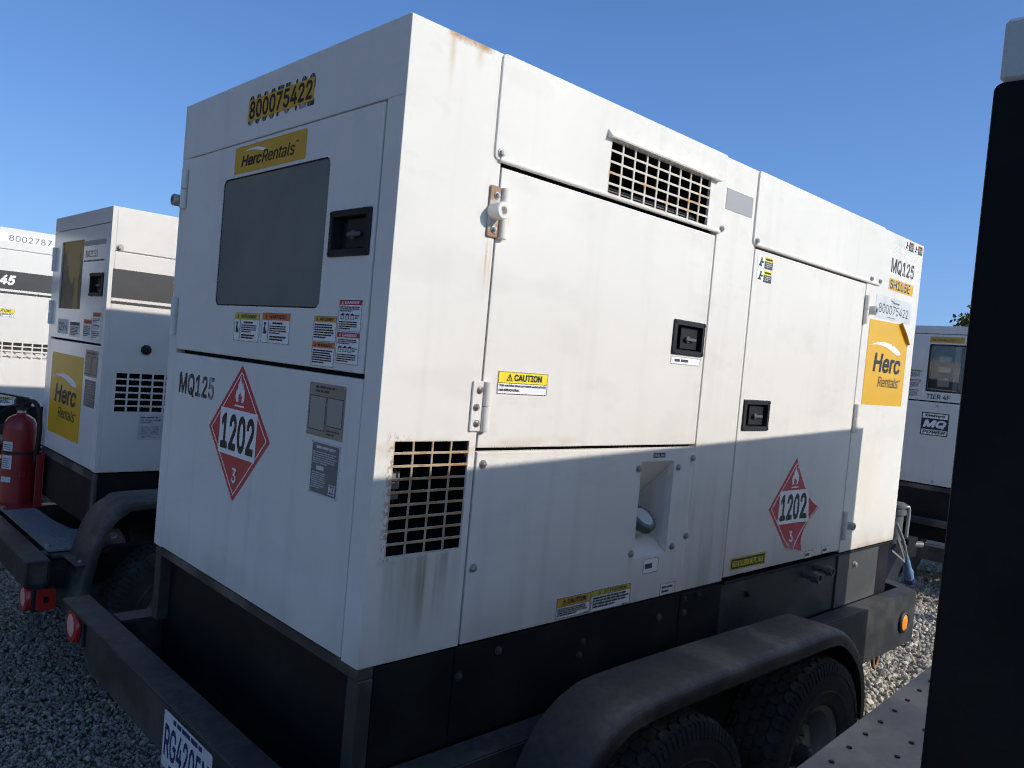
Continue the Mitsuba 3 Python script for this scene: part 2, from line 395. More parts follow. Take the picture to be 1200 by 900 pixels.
def sticker(parent, name, F, outline, base, layers=(), label=None, d0=0.0003, bend=None, t=0.0009):
    """a stuck-on sheet with its print as thin layers above it"""
    k = part(parent, name, label)
    def mk(poly, d, tt):
        m = ext(poly, d, tt)
        if bend is not None:
            v, f = trimesh.remesh.subdivide_to_size(m.vertices, m.faces, 0.012, max_iter=12)
            m = trimesh.Trimesh(v, f, process=False)
            m.merge_vertices()
            m.vertices = bend(np.array(m.vertices))
        return m
    put(k, 'sheet', mk(outline, d0, t), base, F)
    for i, (nm, poly, mt) in enumerate(layers):
        put(k, nm, mk(poly, d0 + t + 0.0004 * i - 0.0001, 0.0005), mt, F)
    return k

# hardware -------------------------------------------------------------
def hexbolt(r=0.0085, h=0.007):
    w = cyl(r * 1.35, 0.003, 16)
    hx = cyl(r, h, 6, 0.0015)
    hx.apply_translation([0, 0, 0.002])
    st = cyl(r * 0.5, h + 0.004, 10)
    return join(w, hx, st)

BOLT = hexbolt()
BIGBOLT = hexbolt(0.012, 0.010)
HBOLT = hexbolt(0.0068, 0.006)
def bolt(parent, F, u, v, d=0.0, m=BOLT, mt=STEEL, name='bolt'):
    return put(parent, name, m, mt, F @ loc(u, v, d, yaw=(u * 977 + v * 631) % 60))

def latch(parent, F, u0, v0, u1, v1, handle='tee'):
    """a recessed paddle latch; the panel must have a hole there"""
    k = part(parent, 'latch')
    b = 0.016
    fr = from_man(to_man(panel(u0, v0, u1, v1, 0.0305, 0.003, 0.005, d=0.007)) - to_man(loft([at_z(ring(u0 + b, v0 + b, u1 - b, v1 - b), -0.1), at_z(ring(u0 + b, v0 + b, u1 - b, v1 - b), 0.1)])))
    put(k, 'frame', fr, PLASTIC, F)
    tray = join(panel(u0 + b - .004, v0 + b - .004, u1 - b + .004, v1 - b + .004, 0.003, 0, d=-0.024))
    put(k, 'tray', tray, PLASTIC, F)
    s = u0 + (u1 - u0) * 0.34
    put(k, 'paddle', panel(s, v0 + b + .004, u1 - b - .003, v1 - b - .004, 0.008, 0.002, 0.003, d=-0.009), PLASTIC, F)
    cu, cv = (s + u1 - b) / 2 - 0.005, (v0 + v1) / 2 - 0.004
    w = (u1 - u0) * 0.16
    hd = join(move(cyl(0.011, 0.008, 16), loc(cu - w * .4, cv, -0.010)), bar(cu - w, cv - 0.005, -0.003, cu + w, cv + 0.005, 0.004, 0.002))
    put(k, 'handle', hd, JACKG, F)
    for uu in (u0 + .008, u1 - .008):
        for vv in (v0 + .008, v1 - .008):
            put(k, 'screw', cyl(0.0045, 0.003, 10), PLASTIC, F @ loc(uu, vv, 0.0065))
    return k

def hinge(parent, F, u, v0, v1, plate_u=None, style='plain', knob=False):
    k = part(parent, 'hinge', 'rusted hinge with peeling paint' if style == 'rust' else None)
    if plate_u is not None:
        a, b = plate_u
        put(k, 'leaf', panel(a, v0, b, v1, 0.004, 0.002, 0.004, d=0.0062), RUSTY if style == 'rust' else PAINT, F)
        for i in range(3):
            if knob and i == 1:
                continue
            bolt(k, F, (a + b) / 2 + (0.004, -0.003, 0.002)[i], v1 - (v1 - v0) * (0.18, 0.52, 0.84)[i], 0.006, HBOLT)
    c = cyl(0.011, (v1 - v0) * 0.49, 18, 0.001)
    c.apply_transform(np.array([[1, 0, 0, 0], [0, 0, 1, 0], [0, -1, 0, 0], [0, 0, 0, 1.0]]))
    hv = (v1 - v0)
    put(k, 'knuckle', c, PAINT, F @ loc(u, v0 + hv * .505, 0.008), smooth=40)
    put(k, 'knuckle', c, PAINT, F @ loc(u, v0, 0.008), smooth=40)
    if knob:
        m = lathe([[0, 0], [0.021, 0], [0.021, 0.034], [0.0185, 0.037], [0.010, 0.037], [0.010, 0.026], [0, 0.026]], 28)
        ku = (plate_u[0] + plate_u[1]) / 2 if plate_u else u - 0.03
        put(k, 'stop', m, ZINC if plate_u is None else PAINT, F @ loc(ku, (v0 + v1) / 2, 0.004), smooth=35)
    return k

def grille(u0, v0, u1, v1, nu, nv, bu, bv, t=0.003, d=0.0):
    """perforated sheet: nu x nv openings"""
    p = rpoly(u0 - 0.004, v0 - 0.004, u1 + 0.004, v1 + 0.004)
    cu, cv = (u1 - u0 + bu) / nu, (v1 - v0 + bv) / nv
    h = union_all([sbox(u0 + i * cu, v0 + j * cv, u0 + i * cu + cu - bu, v0 + j * cv + cv - bv) for i in range(nu) for j in range(nv)])
    return ext(p.difference(h), d - t, t)

# ------------------------------------------------------------------ ground
g = trimesh.Trimesh([[-900, -900, 0], [900, -900, 0], [900, 900, 0], [-900, 900, 0]], [[0, 1, 2], [0, 2, 3]], process=False)
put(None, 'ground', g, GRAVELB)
labels['ground'] = {'label': 'crushed gravel yard under the trailers', 'category': 'ground', 'kind': 'structure'}

def gravel(areas, seed=5):
    # size in metres, tone: darker, finer stone at the left, paler, coarser stone at the right
    rng = np.random.default_rng(seed)
    ico = trimesh.creation.icosahedron()
    V, Fc = np.array(ico.vertices), np.array(ico.faces)
    vs, cs, total = [], [], 0
    for x0, y0, x1, y1, dens, size, base in areas:
        n = int((x1 - x0) * (y1 - y0) * dens)
        P = np.column_stack([rng.uniform(x0, x1, n), rng.uniform(y0, y1, n), np.zeros(n)])
        s = size * rng.lognormal(0, 0.33, n)
        v = V[None] * (1 + rng.uniform(-0.28, 0.28, (n, 12, 1)))
        v = v * (s[:, None, None] * rng.uniform(0.35, 1.3, (n, 1, 3)))
        q = rng.normal(size=(n, 4))
        q /= np.linalg.norm(q, axis=1, keepdims=True)
        w, x, y, z = q.T
        Rm = np.stack([np.stack([1 - 2 * (y * y + z * z), 2 * (x * y - z * w), 2 * (x * z + y * w)], -1), np.stack([2 * (x * y + z * w), 1 - 2 * (x * x + z * z), 2 * (y * z - x * w)], -1),
                       np.stack([2 * (x * z - y * w), 2 * (y * z + x * w), 1 - 2 * (x * x + y * y)], -1)], 1)
        v = np.einsum('nij,nkj->nki', Rm, v)
        P[:, 2] = s * rng.uniform(0.1, 0.75, n) + 0.02 * meshkit.noise(P * 2.2)
        vs.append((v + P[:, None]).reshape(-1, 3))
        tone = rng.uniform(0.5, 1.25, (n, 1)) * np.array(base) + rng.normal(0, 0.012, (n, 3))
        cs.append(np.repeat(np.clip(tone, 0.06, 0.7), 12, 0))
        total += n
    f = (Fc[None] + 12 * np.arange(total)[:, None, None]).reshape(-1, 3)
    return trimesh.Trimesh(np.vstack(vs), f, process=False), np.vstack(cs)

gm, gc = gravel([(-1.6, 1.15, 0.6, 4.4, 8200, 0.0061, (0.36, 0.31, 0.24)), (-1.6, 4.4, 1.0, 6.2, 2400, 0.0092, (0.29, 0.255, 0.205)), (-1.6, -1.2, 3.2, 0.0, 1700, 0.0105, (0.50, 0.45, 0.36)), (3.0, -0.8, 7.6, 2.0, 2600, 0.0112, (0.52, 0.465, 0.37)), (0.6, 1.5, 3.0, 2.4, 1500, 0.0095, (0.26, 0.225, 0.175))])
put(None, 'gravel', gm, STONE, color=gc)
labels['gravel'] = {'label': 'loose crushed grey and beige stone covering the yard', 'category': 'gravel', 'kind': 'stuff'}

# ------------------------------------------------------------------ wheels and trailers
def make_tyre(R=0.36, w=0.195, rim=0.19):
    h = w / 2
    prof = [[rim, -h * .80], [rim + .012, -h * .92], [rim + .05, -h * 1.0], [rim + .056, -h * 1.03], [rim + .062, -h * 1.0], [R - .075, -h * 1.04], [R - .045, -h * 1.0], [R - .022, -h * .92], [R - .012, -h * .7],
            [R - .010, 0], [R - .012, h * .7], [R - .022, h * .92], [R - .045, h * 1.0], [R - .075, h * 1.04], [rim + .062, h * 1.0], [rim + .056, h * 1.03], [rim + .05, h * 1.0], [rim + .012, h * .92], [rim, h * .80], [rim - .012, h * .5], [rim - .012, -h * .5], [rim, -h * .80]]
    carcass = lathe(prof, 72, 'y')
    blocks = []
    n = 46
    def pt(s, t, up):
        """tread coordinates: s along the rim (turns), t across (-1..1), up above the carcass"""
        drop = 0.020 * max(0, abs(t) - 0.72) / 0.28
        r = R - 0.012 - drop + up
        a = 2 * math.pi * s
        return [r * math.cos(a), t * h * 0.97, r * math.sin(a)]
    rows = [(-1.0, -0.62), (-0.58, -0.2), (-0.17, 0.17), (0.2, 0.58), (0.62, 1.0)]
    for j, (t0, t1) in enumerate(rows):
        for i in range(n):
            s0 = (i + 0.5 * (j % 2)) / n
            L = 0.92 / n
            k = 0.24 / n
            poly = [(s0, t0 + .06), (s0 + k, t0), (s0 + L - k * .4, t0 + .02), (s0 + L, (t0 + t1) / 2 + .03), (s0 + L - k, t1), (s0 + k * .5, t1 - .03), (s0 - k * .35, (t0 + t1) / 2)]
            mid = np.mean(poly, 0)
            top = [mid + (np.array(q) - mid) * 0.93 for q in poly]
            blocks.append(loft([[pt(a, b, -0.006) for a, b in poly], [pt(a, b, 0.009) for a, b in poly], [pt(a, b, 0.0115) for a, b in top]]))
    for sgn in (-1, 1):                       # shoulder lugs running down the sidewall
        for i in range(n * 2):
            a0 = (i / (2 * n)) * 2 * math.pi
            a1 = a0 + 2 * math.pi / (2 * n) * 0.62
            q = [(R - .010, .90), (R - .024, .955), (R - .05, 1.012)]
            ra = [[r * math.cos(a0), sgn * h * (t + .035), r * math.sin(a0)] for r, t in q] + [[r * math.cos(a0), sgn * h * (t - .12), r * math.sin(a0)] for r, t in q[::-1]]
            rb = [[r * math.cos(a1), sgn * h * (t + .035), r * math.sin(a1)] for r, t in q] + [[r * math.cos(a1), sgn * h * (t - .12), r * math.sin(a1)] for r, t in q[::-1]]
            blocks.append(loft([ra, rb]))
    return join(carcass, *blocks)

TYRE = make_tyre()
RIMM = lathe([[0.188, -0.078], [0.196, -0.082], [0.197, -0.07], [0.180, -0.062], [0.172, -0.03], [0.168, 0.02], [0.160, 0.06], [0.158, 0.075], [0.150, 0.075], [0.150, 0.02], [0.155, -0.03], [0.168, -0.066], [0.188, -0.078]], 56, 'y')
def make_disc():
    d = to_man(lathe([[0, -0.012], [0.075, -0.012], [0.105, -0.022], [0.13, -0.004], [0.152, 0.012], [0.152, 0.022], [0.128, 0.008], [0.105, -0.010], [0.075, 0.0], [0, 0.0]], 56, 'y'))
    for k in range(8):
        a = math.pi / 4 * k + 0.2
        c = m3.Manifold.cylinder(0.3, 0.019, 0.019, 18, True).rotate([90, 0, 0]).translate([0.122 * math.cos(a), 0, 0.122 * math.sin(a)])
        d = d - c
    return from_man(d)
DISC = make_disc()
HUB = lathe([[0, -0.075], [0.022, -0.075], [0.034, -0.066], [0.037, -0.03], [0.052, -0.018], [0.052, 0.03], [0, 0.03]], 28, 'y')
NUT = cyl(0.011, 0.02, 6, 0.002)
def wheel(parent, F, x, y, z, out=-1, nuts=True):
    """out = -1: disc faces -y"""
    k = part(parent, 'wheel')
    Fw = F @ loc(x, y, z) @ (I4 if out < 0 else np.diag([-1.0, -1, 1, 1]))
    put(k, 'tyre', TYRE, RUBBER, Fw, smooth=30)
    put(k, 'rim', join(RIMM, DISC), RIM, Fw, smooth=35)
    put(k, 'hub', HUB, GREYP, Fw, smooth=35)
    if nuts:
        for i in range(6):
            a = math.pi / 3 * i
            N4 = loc(0.07 * math.cos(a), -0.012, 0.07 * math.sin(a)) @ np.array([[1, 0, 0, 0], [0, 0, -1, 0], [0, 1, 0, 0], [0, 0, 0, 1.0]])
            put(k, 'lug_nut', NUT, STEEL, Fw @ N4)
    return k

def fender_mesh(path, y_in, y_out, lip=0.055, t=0.004):
    """a rolled mudguard: path of (x, z) along the top, section from y_in to y_out"""
    p = np.array(path, float)
    q = [p[0]]
    for i in range(len(p) - 1):              # Catmull-Rom
        p0, p1, p2, p3 = p[max(i - 1, 0)], p[i], p[i + 1], p[min(i + 2, len(p) - 1)]
        for k in range(1, 9):
            s = k / 8
            q.append(0.5 * (2 * p1 + (p2 - p0) * s + (2 * p0 - 5 * p1 + 4 * p2 - p3) * s * s + (3 * p1 - p0 - 3 * p2 + p3) * s ** 3))
    q = np.array(q)
    sg = -1.0 if y_out < y_in else 1.0
    w = abs(y_out - y_in)
    sec = [(0, 0), (w * .3, .001), (w * .6, .001), (w - .034, 0), (w - .017, -.003), (w - .007, -.010), (w - .002, -.019), (w, -.030), (w, -lip)]
    inn = [(a - (t if a > w - .03 else 0), b - (t if a < w - .005 else 0)) for a, b in sec[::-1]]
    sec = sec + inn
    rings = []
    for i in range(len(q)):
        d = q[min(i + 1, len(q) - 1)] - q[max(i - 1, 0)]
        d /= np.linalg.norm(d)
        nn = np.array([-d[1], d[0]])
        rings.append([[q[i, 0] + nn[0] * b, y_in + sg * a, q[i, 1] + nn[1] * b] for a, b in sec])
    n = len(sec)
    v = np.vstack(rings)
    f = []
    for k in range(len(rings) - 1):
        for i in range(n):
            a, b, c, e = k * n + i, k * n + (i + 1) % n, (k + 1) * n + (i + 1) % n, (k + 1) * n + i
            f += [[a, b, c], [a, c, e]]
    for o in (0, (len(rings) - 1) * n):
        for i in range(n // 2 - 1):
            a, b, c, e = o + i, o + i + 1, o + n - 2 - i, o + n - 1 - i
            f += [[a, b, c], [a, c, e]] if o else [[a, c, b], [a, e, c]]
    m = trimesh.Trimesh(v, f, process=False)
    if sg > 0:
        pass
    m.fix_normals()
    return m

def round_lamp(parent, name, F, r, lens, ring_m=PLASTIC, rim=0.012):
    """a round lamp facing local +z"""
    k = part(parent, name)
    put(k, 'bezel', lathe([[r - rim * .6, 0.0], [r + rim, 0.0], [r + rim, 0.006], [r + rim * .6, 0.012], [r, 0.014], [r - rim * .6, 0.008], [r - rim * .6, 0.0]], 36), ring_m, F, smooth=40)
    put(k, 'lens', lathe([[0, 0.0], [r - .002, 0.0], [r - .002, 0.008], [r * .8, 0.013], [r * .4, 0.016], [0, 0.017]], 36), lens, F, smooth=60)
    return k

def frame_mesh(W, x0, x1, z0, z1, rw=0.09, ch=0.11):
    outer = Polygon([(x0, -rw), (x1, -rw), (x1 + ch, 0.05), (x1 + ch, W - 0.05), (x1, W + rw), (x0, W + rw)])
    inner = Polygon([(x0 - 1, 0), (x1 - .02, 0), (x1 + ch - rw, 0.09), (x1 + ch - rw, W - 0.09), (x1 - .02, W), (x0 - 1, W)])
    m = ext(outer.difference(inner), z0 + 0.004, z1 - z0 - 0.008)
    lip_t = ext(outer.buffer(-0.004, join_style=2).difference(inner.buffer(0.004, join_style=2)), z0, z1 - z0)
    return join(m, lip_t)

# ==================================================================== the big generator and its trailer
FM = loc(0, 0, GROUND)
W, L, H = 1.238, 3.104, 1.45
RF, SF = rearface(FM), sideface(FM)
G = thing('generator', 'large white generator in front with red 1202 diamond placards on two faces', 'generator', 'white generators parked in rows')

# rear face: u = -y
put(G, 'frame', panel(-W, 1.2755, -0.0052, H, 0.028, 0.0015), PAINT, RF)
put(G, 'frame', panel(-W, 0, -1.172, 1.275, 0.028, 0.003), PAINT, RF)
put(G, 'frame', panel(-0.068, 0, -0.0052, 1.275, 0.028, 0.0015), PAINT, RF)
win = (-0.892, 0.801, -0.286, 1.173)
lat = (-0.258, 0.925, -0.084, 1.035)
door = put(G, 'door', panel(-1.1675, 0.656, -0.0735, 1.2705, 0.022, 0.004, 0.004, holes=[win + (0.022,), (lat[0] + .01, lat[1] + .01, lat[2] - .01, lat[3] - .01)], d=0.004), PAINT, RF)
put(door, 'window', panel(win[0] - .01, win[1] - .01, win[2] + .01, win[3] + .01, 0.004, 0, d=0.001), WINDOW, RF, label='cloudy grey window pane')
gs = ext(rpoly(*[win[0] - .001, win[1] - .001, win[2] + .001, win[3] + .001], 0.022).difference(rpoly(win[0] + .004, win[1] + .004, win[2] - .004, win[3] - .004, 0.02)), -0.001, 0.0028)
put(door, 'seal', gs, PLASTIC, RF)
put(G, 'lower_panel', panel(-1.169, 0.004, -0.0715, 0.644, 0.022, 0.003, 0.003, d=0.001), PAINT, RF)
latch(G, RF @ loc(0, 0, 0.004), *lat)
hinge(G, RF, -1.186, 1.111, 1.237, knob=False)
put(G, 'door_stop', lathe([[0, 0], [0.019, 0], [0.019, 0.03], [0.016, 0.033], [0.009, 0.033], [0.009, 0.022], [0, 0.022]], 24), ZINC, RF @ loc(-1.214, 1.138, 0.0), smooth=35)
hinge(G, RF, -1.192, 0.70, 0.822)

# long side: u = x
vl = (0.051, 0.249, 0.271, 0.512)
vu = (0.694, 1.205, 1.197, 1.350)
l1, l2 = (1.075, 0.782, 1.249, 0.892), (1.546, 0.540, 1.730, 0.652)
rec = (0.977, 0.142, 1.150, 0.443)
put(G, 'side_panel', panel(0.0, 0, 0.2935, H - .001, 0.005, 0.002, holes=[vl]), PAINT, SF, smooth=False)
put(G, 'grille', grille(*vl, 4, 9, 0.0045, 0.0055, d=-0.001), PAINT, SF, label='rusty perforated grille')
slats = [panel(0.056, v, 0.098, v + 0.017, 0.004, 0.001, d=-0.035) for v in (0.372, 0.396, 0.420)]
for s in slats:
    put(G, 'louvre_slat', s, SLATG, SF)
put(G, 'canopy_panel', panel(0.268, 1.197, 1.288, H + .0005, 0.009, 0.003, 0.014, holes=[vu], d=0.006), PAINT, SF)
put(G, 'canopy_lip', move(tube([[0.285, 0, 0], [1.275, 0, 0]], 0.007, 10), loc(0, 1.199, 0.003)), PAINT, SF, smooth=50)
put(G, 'grille', grille(*vu, 9, 5, 0.007, 0.006, d=0.005), PAINT, SF)
for k in range(3):
    put(G, 'louvre_slat', panel(0.70, 1.207 + 0.004 + k * 0.011, 1.19, 1.215 + k * 0.011, 0.004, 0.001, d=-0.02 - 0.012 * k), SLATG, SF)
hood = loft([[[u, v, d] for v, d in ((1.352, 0.005), (1.352, 0.022), (1.356, 0.024), (1.372, 0.010), (1.376, 0.005))] for u in (0.672, 1.236)])
put(G, 'grille_hood', hood, PAINT, SF)
put(G, 'pillar', panel(1.270, 0.001, 1.519, H - .001, 0.028, 0.003, d=-0.001), PAINT, SF)
put(G, 'patch', panel(1.306, 1.281, 1.477, 1.350, 0.0015, 0.0005, d=0.0008), GREYTAPE, SF, label='blank grey patch')
put(G, 'canopy_panel', panel(1.497, 1.195, 2.614, H + .0005, 0.034, 0.003, 0.014, d=0.006), PAINT, SF)
put(G, 'canopy_lip', move(tube([[1.515, 0, 0], [2.60, 0, 0]], 0.007, 10), loc(0, 1.197, 0.003)), PAINT, SF, smooth=50)
put(G, 'door', panel(0.299, 0.494, 1.262, 1.184, 0.024, 0.003, 0.003, holes=[(l1[0] + .01, l1[1] + .01, l1[2] - .01, l1[3] - .01)]), PAINT, SF)
put(G, 'lower_panel', panel(0.299, 0.002, 1.266, 0.484, 0.024, 0.003, 0.003, holes=[rec], d=0.002), PAINT, SF)
put(G, 'door', panel(1.5235, 0.012, 2.478, 1.184, 0.024, 0.003, 0.003, holes=[(l2[0] + .01, l2[1] + .01, l2[2] - .01, l2[3] - .01)]), PAINT, SF)
put(G, 'end_panel', panel(2.484, 0.0, L, H - .001, 0.028, 0.003, d=0.0), PAINT, SF)
latch(G, SF, *l1)
latch(G, SF, *l2)
hinge(G, SF, 0.311, 1.010, 1.134, (0.264, 0.298), 'rust', knob=True)
hinge(G, SF, 0.309, 0.536, 0.660, (0.264, 0.298))
hinge(G, SF, 2.487, 1.012, 1.136)
put(G, 'door_stop', lathe([[0, 0], [0.019, 0], [0.019, 0.03], [0.016, 0.033], [0.009, 0.033], [0.009, 0.022], [0, 0.022]], 24), ZINC, SF @ loc(2.535, 1.075, 0.0), smooth=35)
hinge(G, SF, 2.494, 0.534, 0.660)
hinge(G, SF, 2.497, 0.06, 0.186)
put(G, 'door_stop', lathe([[0, 0], [0.017, 0], [0.017, 0.03], [0.014, 0.033], [0.009, 0.033], [0.009, 0.022], [0, 0.022]], 24), ZINC, SF @ loc(2.54, 0.118, 0.0), smooth=35)
for u, v, d in ((0.287, 1.214, 0.006), (1.283, 1.209, 0.006), (1.515, 1.208, 0.006), (2.508, 1.210, 0.006), (2.60, 1.210, 0.006),
                (0.320, 0.454, 0.002), (0.318, 0.193, 0.002), (0.962, 0.422, 0.002), (1.173, 0.420, 0.002), (1.252, 0.448, 0.002), (1.254, 0.189, 0.002), (1.178, 0.162, 0.002), (0.963, 0.160, 0.002)):
    bolt(G, SF, u, v, d)
# filler recess: two slanted plates and the cheeks
u0, v0, u1, v1 = rec
fill = part(G, 'filler_recess')
dd, vm = 0.164, 0.277
def sheet(pts):
    return trimesh.Trimesh(pts, [[0, 1, 2], [0, 2, 3]] if len(pts) == 4 else [[0, 1, 2]], process=False)
put(fill, 'back_plate', sheet([[u0, v1, 0], [u1, v1, 0], [u1, vm, -dd], [u0, vm, -dd]]), PAINT, SF)
put(fill, 'floor_plate', sheet([[u0, v0, 0], [u1, v0, 0], [u1, vm, -dd], [u0, vm, -dd]]), PAINT, SF)
put(fill, 'cheek', sheet([[u1, v0, 0.001], [u1, vm, -dd], [u1, v1, 0.001]]), PAINT, SF)
put(fill, 'cheek', sheet([[u0, v0, 0.001], [u0, vm, -dd], [u0, v1, 0.001]]), PAINT, SF)
cap = part(G, 'filler_cap', 'round ridged black fuel filler cap')
tilt = np.eye(4)
a = math.radians(40)
tilt[:3, :3] = [[1, 0, 0], [0, math.cos(a), math.sin(a)], [0, -math.sin(a), math.cos(a)]]      # local z -> up and outward
tilt = loc(1.078, 0.214, -0.080) @ np.array([[1, 0, 0, 0], [0, math.sin(math.radians(40)), math.cos(math.radians(40)), 0], [0, -math.cos(math.radians(40)), math.sin(math.radians(40)), 0], [0, 0, 0, 1.0]])
put(cap, 'neck', cyl(0.03, 0.03, 24), DULL, SF @ tilt, smooth=35)
rib = [lathe([[0, 0.026], [0.045, 0.026], [0.047, 0.03], [0.047, 0.05], [0.043, 0.056], [0.034, 0.058], [0.033, 0.054], [0, 0.054]], 40)]
for k in range(18):
    rib.append(move(bar(-0.004, -0.004, 0.028, 0.004, 0.004, 0.056, 0.002), loc(0.0455 * math.cos(k * math.pi / 9), 0.0455 * math.sin(k * math.pi / 9), 0, yaw=k * 20)))
put(cap, 'rim', join(*rib), JACKG, SF @ tilt, smooth=30)
put(cap, 'top', move(cyl(0.034, 0.003, 28), loc(0, 0, 0.0545)), LABELG, SF @ tilt)

# core, roof, far and front faces
core = to_man(bar(0.03, 0.03, 0.002, L - .03, W - .03, H - .03))
for q, dp in ((vl, 0.2), (vu, 0.3), (rec, 0.2), (l1, 0.06), (l2, 0.06)):
    core = core - to_man(bar(q[0] - .015, 0.0, q[1] - .015, q[2] + .015, dp, q[3] + .015))
core = core - to_man(bar(0.0, -lat[2] - .01, lat[1] - .01, 0.08, -lat[0] + .01, lat[3] + .01))
put(G, 'inner_shell', from_man(core), DARK, FM)
put(G, 'roof', bar(0.002, 0.002, H - .028, L - .002, W - .002, H - .0015, 0.002), PAINT, FM)
put(G, 'side_panel', bar(0.002, W - .028, 0.002, L - .002, W, H - .0295, 0.002), PAINT, FM)
put(G, 'front_panel', bar(L - .028, 0.0285, 0.002, L, W - .0285, H - .0295, 0.002), PAINT, FM)
for x in (2.70, 2.88, 3.02):
    put(G, 'roof_clip', bar(x - 0.02, 0.02, H - .003, x + 0.02, 0.05, H + 0.008), RUSTY, FM)
ex = join(move(cyl(0.055, 0.16, 24), loc(2.2, 0.62, H)), move(cyl(0.075, 0.02, 24), loc(2.2, 0.62, H - 0.002)))
put(G, 'exhaust_pipe', ex, GREYP, FM, smooth=35)

# ---- print on the rear face
put(G, 'stencil_number', ext(stencil('800075422', -0.772, 1.316, -0.398, 1.400), 0.0003, 0.0004), STENCIL, RF)
sticker(G, 'number_strip', RF, rpoly(-0.770, 1.328, -0.402, 1.388), YELLOWD, [('lettering', text('800075422', -0.762, 1.333, -0.410, 1.384, True, 0.01), BLACKP)], d0=0.0008)
sw = Polygon([(0, .52), (.1, .72), (.25, .9), (.45, 1.0), (.65, .92), (.83, .68), (.95, .36), (1.0, .12), (.95, .02), (.88, 0), (.80, .10), (.68, .34), (.52, .56), (.35, .68), (.18, .68), (.07, .6)])
def herc_bar(parent, F, u0, v0, u1, v1, d0):
    w, h = u1 - u0, v1 - v0
    sticker(parent, 'company_sticker', F, rpoly(u0, v0, u1, v1, 0.006), YELLOWD,
            [('swoosh', fit(sw, u0 + .12 * w, v0 + .66 * h, u0 + .46 * w, v0 + .86 * h), WHITEP),
             ('lettering', text('Herc', u0 + .11 * w, v0 + .22 * h, u0 + .41 * w, v0 + .64 * h, True, 0.012, 0.22), BLACKP),
             ('lettering', text('Rentals', u0 + .42 * w, v0 + .22 * h, u0 + .86 * w, v0 + .66 * h, False, 0.0, 0.22), BLACKP),
             ('lettering', text('TM', u0 + .87 * w, v0 + .62 * h, u0 + .91 * w, v0 + .68 * h, False), GREYPR)], d0=d0)
herc_bar(G, RF, -0.825, 1.182, -0.412, 1.259, 0.0043)

def warning(parent, F, u0, v0, u1, v1, head, word, dark=BLACKP, seed=1, style=0, d0=0.0043):
    w, h = u1 - u0, v1 - v0
    hh = 0.24 * h if style < 2 else 0.16 * h
    L_ = [('border', ring_poly(u0, v0, u1, v1, 0.0010), GREYPR), ('header', sbox(u0 + .001, v1 - hh, u1 - .001, v1 - .001), head)]
    hw = text(word, u0 + .26 * w, v1 - hh * .8, u1 - .12 * w, v1 - hh * .24, True)
    L_ += [('lettering', union_all([hw, warn_triangle(u0 + .11 * w, v1 - hh * .8, hh * .58)]), dark)]
    if style == 0:      # pictogram column and text
        body = [lines(u0 + .30 * w, v0 + .30 * h, u1 - .06 * w, v1 - hh - .16 * h, 4, seed), lines(u0 + .4 * w, v1 - hh - .14 * h, u1 - .25 * w, v1 - hh - .05 * h, 1, seed + 1, 0.7, 1), lines(u0 + .32 * w, v0 + .08 * h, u1 - .1 * w, v0 + .26 * h, 2, seed + 2, 0.62, 0.8)]
        body.append(sbox(u0 + .245 * w, v0, u0 + .255 * w, v1 - hh))
        body.append(sbox(u0 + .08 * w, v0 + .30 * h, u0 + .19 * w, v0 + .40 * h))
        body.append(Polygon([(u0 + .07 * w, v0 + .42 * h), (u0 + .12 * w, v0 + .6 * h), (u0 + .15 * w, v0 + .42 * h), (u0 + .2 * w, v0 + .36 * h)]))
        body.append(sbox(u0 + .09 * w, v0 + .6 * h, u0 + .16 * w, v0 + .68 * h))
    elif style == 1:
        body = [lines(u0 + .06 * w, v0 + .10 * h, u1 - .08 * w, v1 - hh - .06 * h, 6, seed, 0.55)]
    else:
        body = [lines(u0 + .07 * w, v0 + .62 * h, u1 - .06 * w, v1 - hh - .04 * h, 3, seed, 0.5), lines(u0 + .07 * w, v0 + .05 * h, u1 - .08 * w, v0 + .33 * h, 4, seed + 3, 0.5)]
        for k in range(3):
            c = u0 + (.12 + .22 * k) * w
            body.append(ring_poly(c, v0 + .38 * h, c + .14 * w, v0 + .52 * h, .012 * w).union(Polygon([(c - .02 * w, v0 + .52 * h), (c + .16 * w, v0 + .52 * h), (c + .07 * w, v0 + .58 * h)])))
        body.append(lines(u0 + .75 * w, v0 + .4 * h, u0 + .93 * w, v0 + .54 * h, 2, seed + 4, 0.5))
    L_.append(('small_print', union_all([b.buffer(0) for b in body]), BLACKP))
    return sticker(parent, 'warning_sticker', F, rpoly(u0, v0, u1, v1, 0.002), WHITEP, L_, d0=d0)

warning(G, RF, -0.743, 0.703, -0.590, 0.782, OLIVE, 'AVERTISSEMENT', seed=1)
warning(G, RF, -0.574, 0.705, -0.421, 0.785, ORANGE, 'WARNING', seed=2)
warning(G, RF, -0.300, 0.722, -0.196, 0.783, YELLOWD, 'AVERTISSEMENT', seed=3, style=1)
warning(G, RF, -0.300, 0.662, -0.196, 0.7195, ORANGE, 'WARNING', seed=4, style=1)
warning(G, RF, -0.190, 0.750, -0.093, 0.823, REDP, 'DANGER', WHITEP, seed=5, style=2)
warning(G, RF, -0.190, 0.674, -0.093, 0.747, REDP, 'DANGER', WHITEP, seed=6, style=2)
put(G, 'stencil_lettering', ext(stencil('MQ125', -1.120, 0.512, -0.854, 0.585), 0.0013, 0.0004), STENCIL, RF)

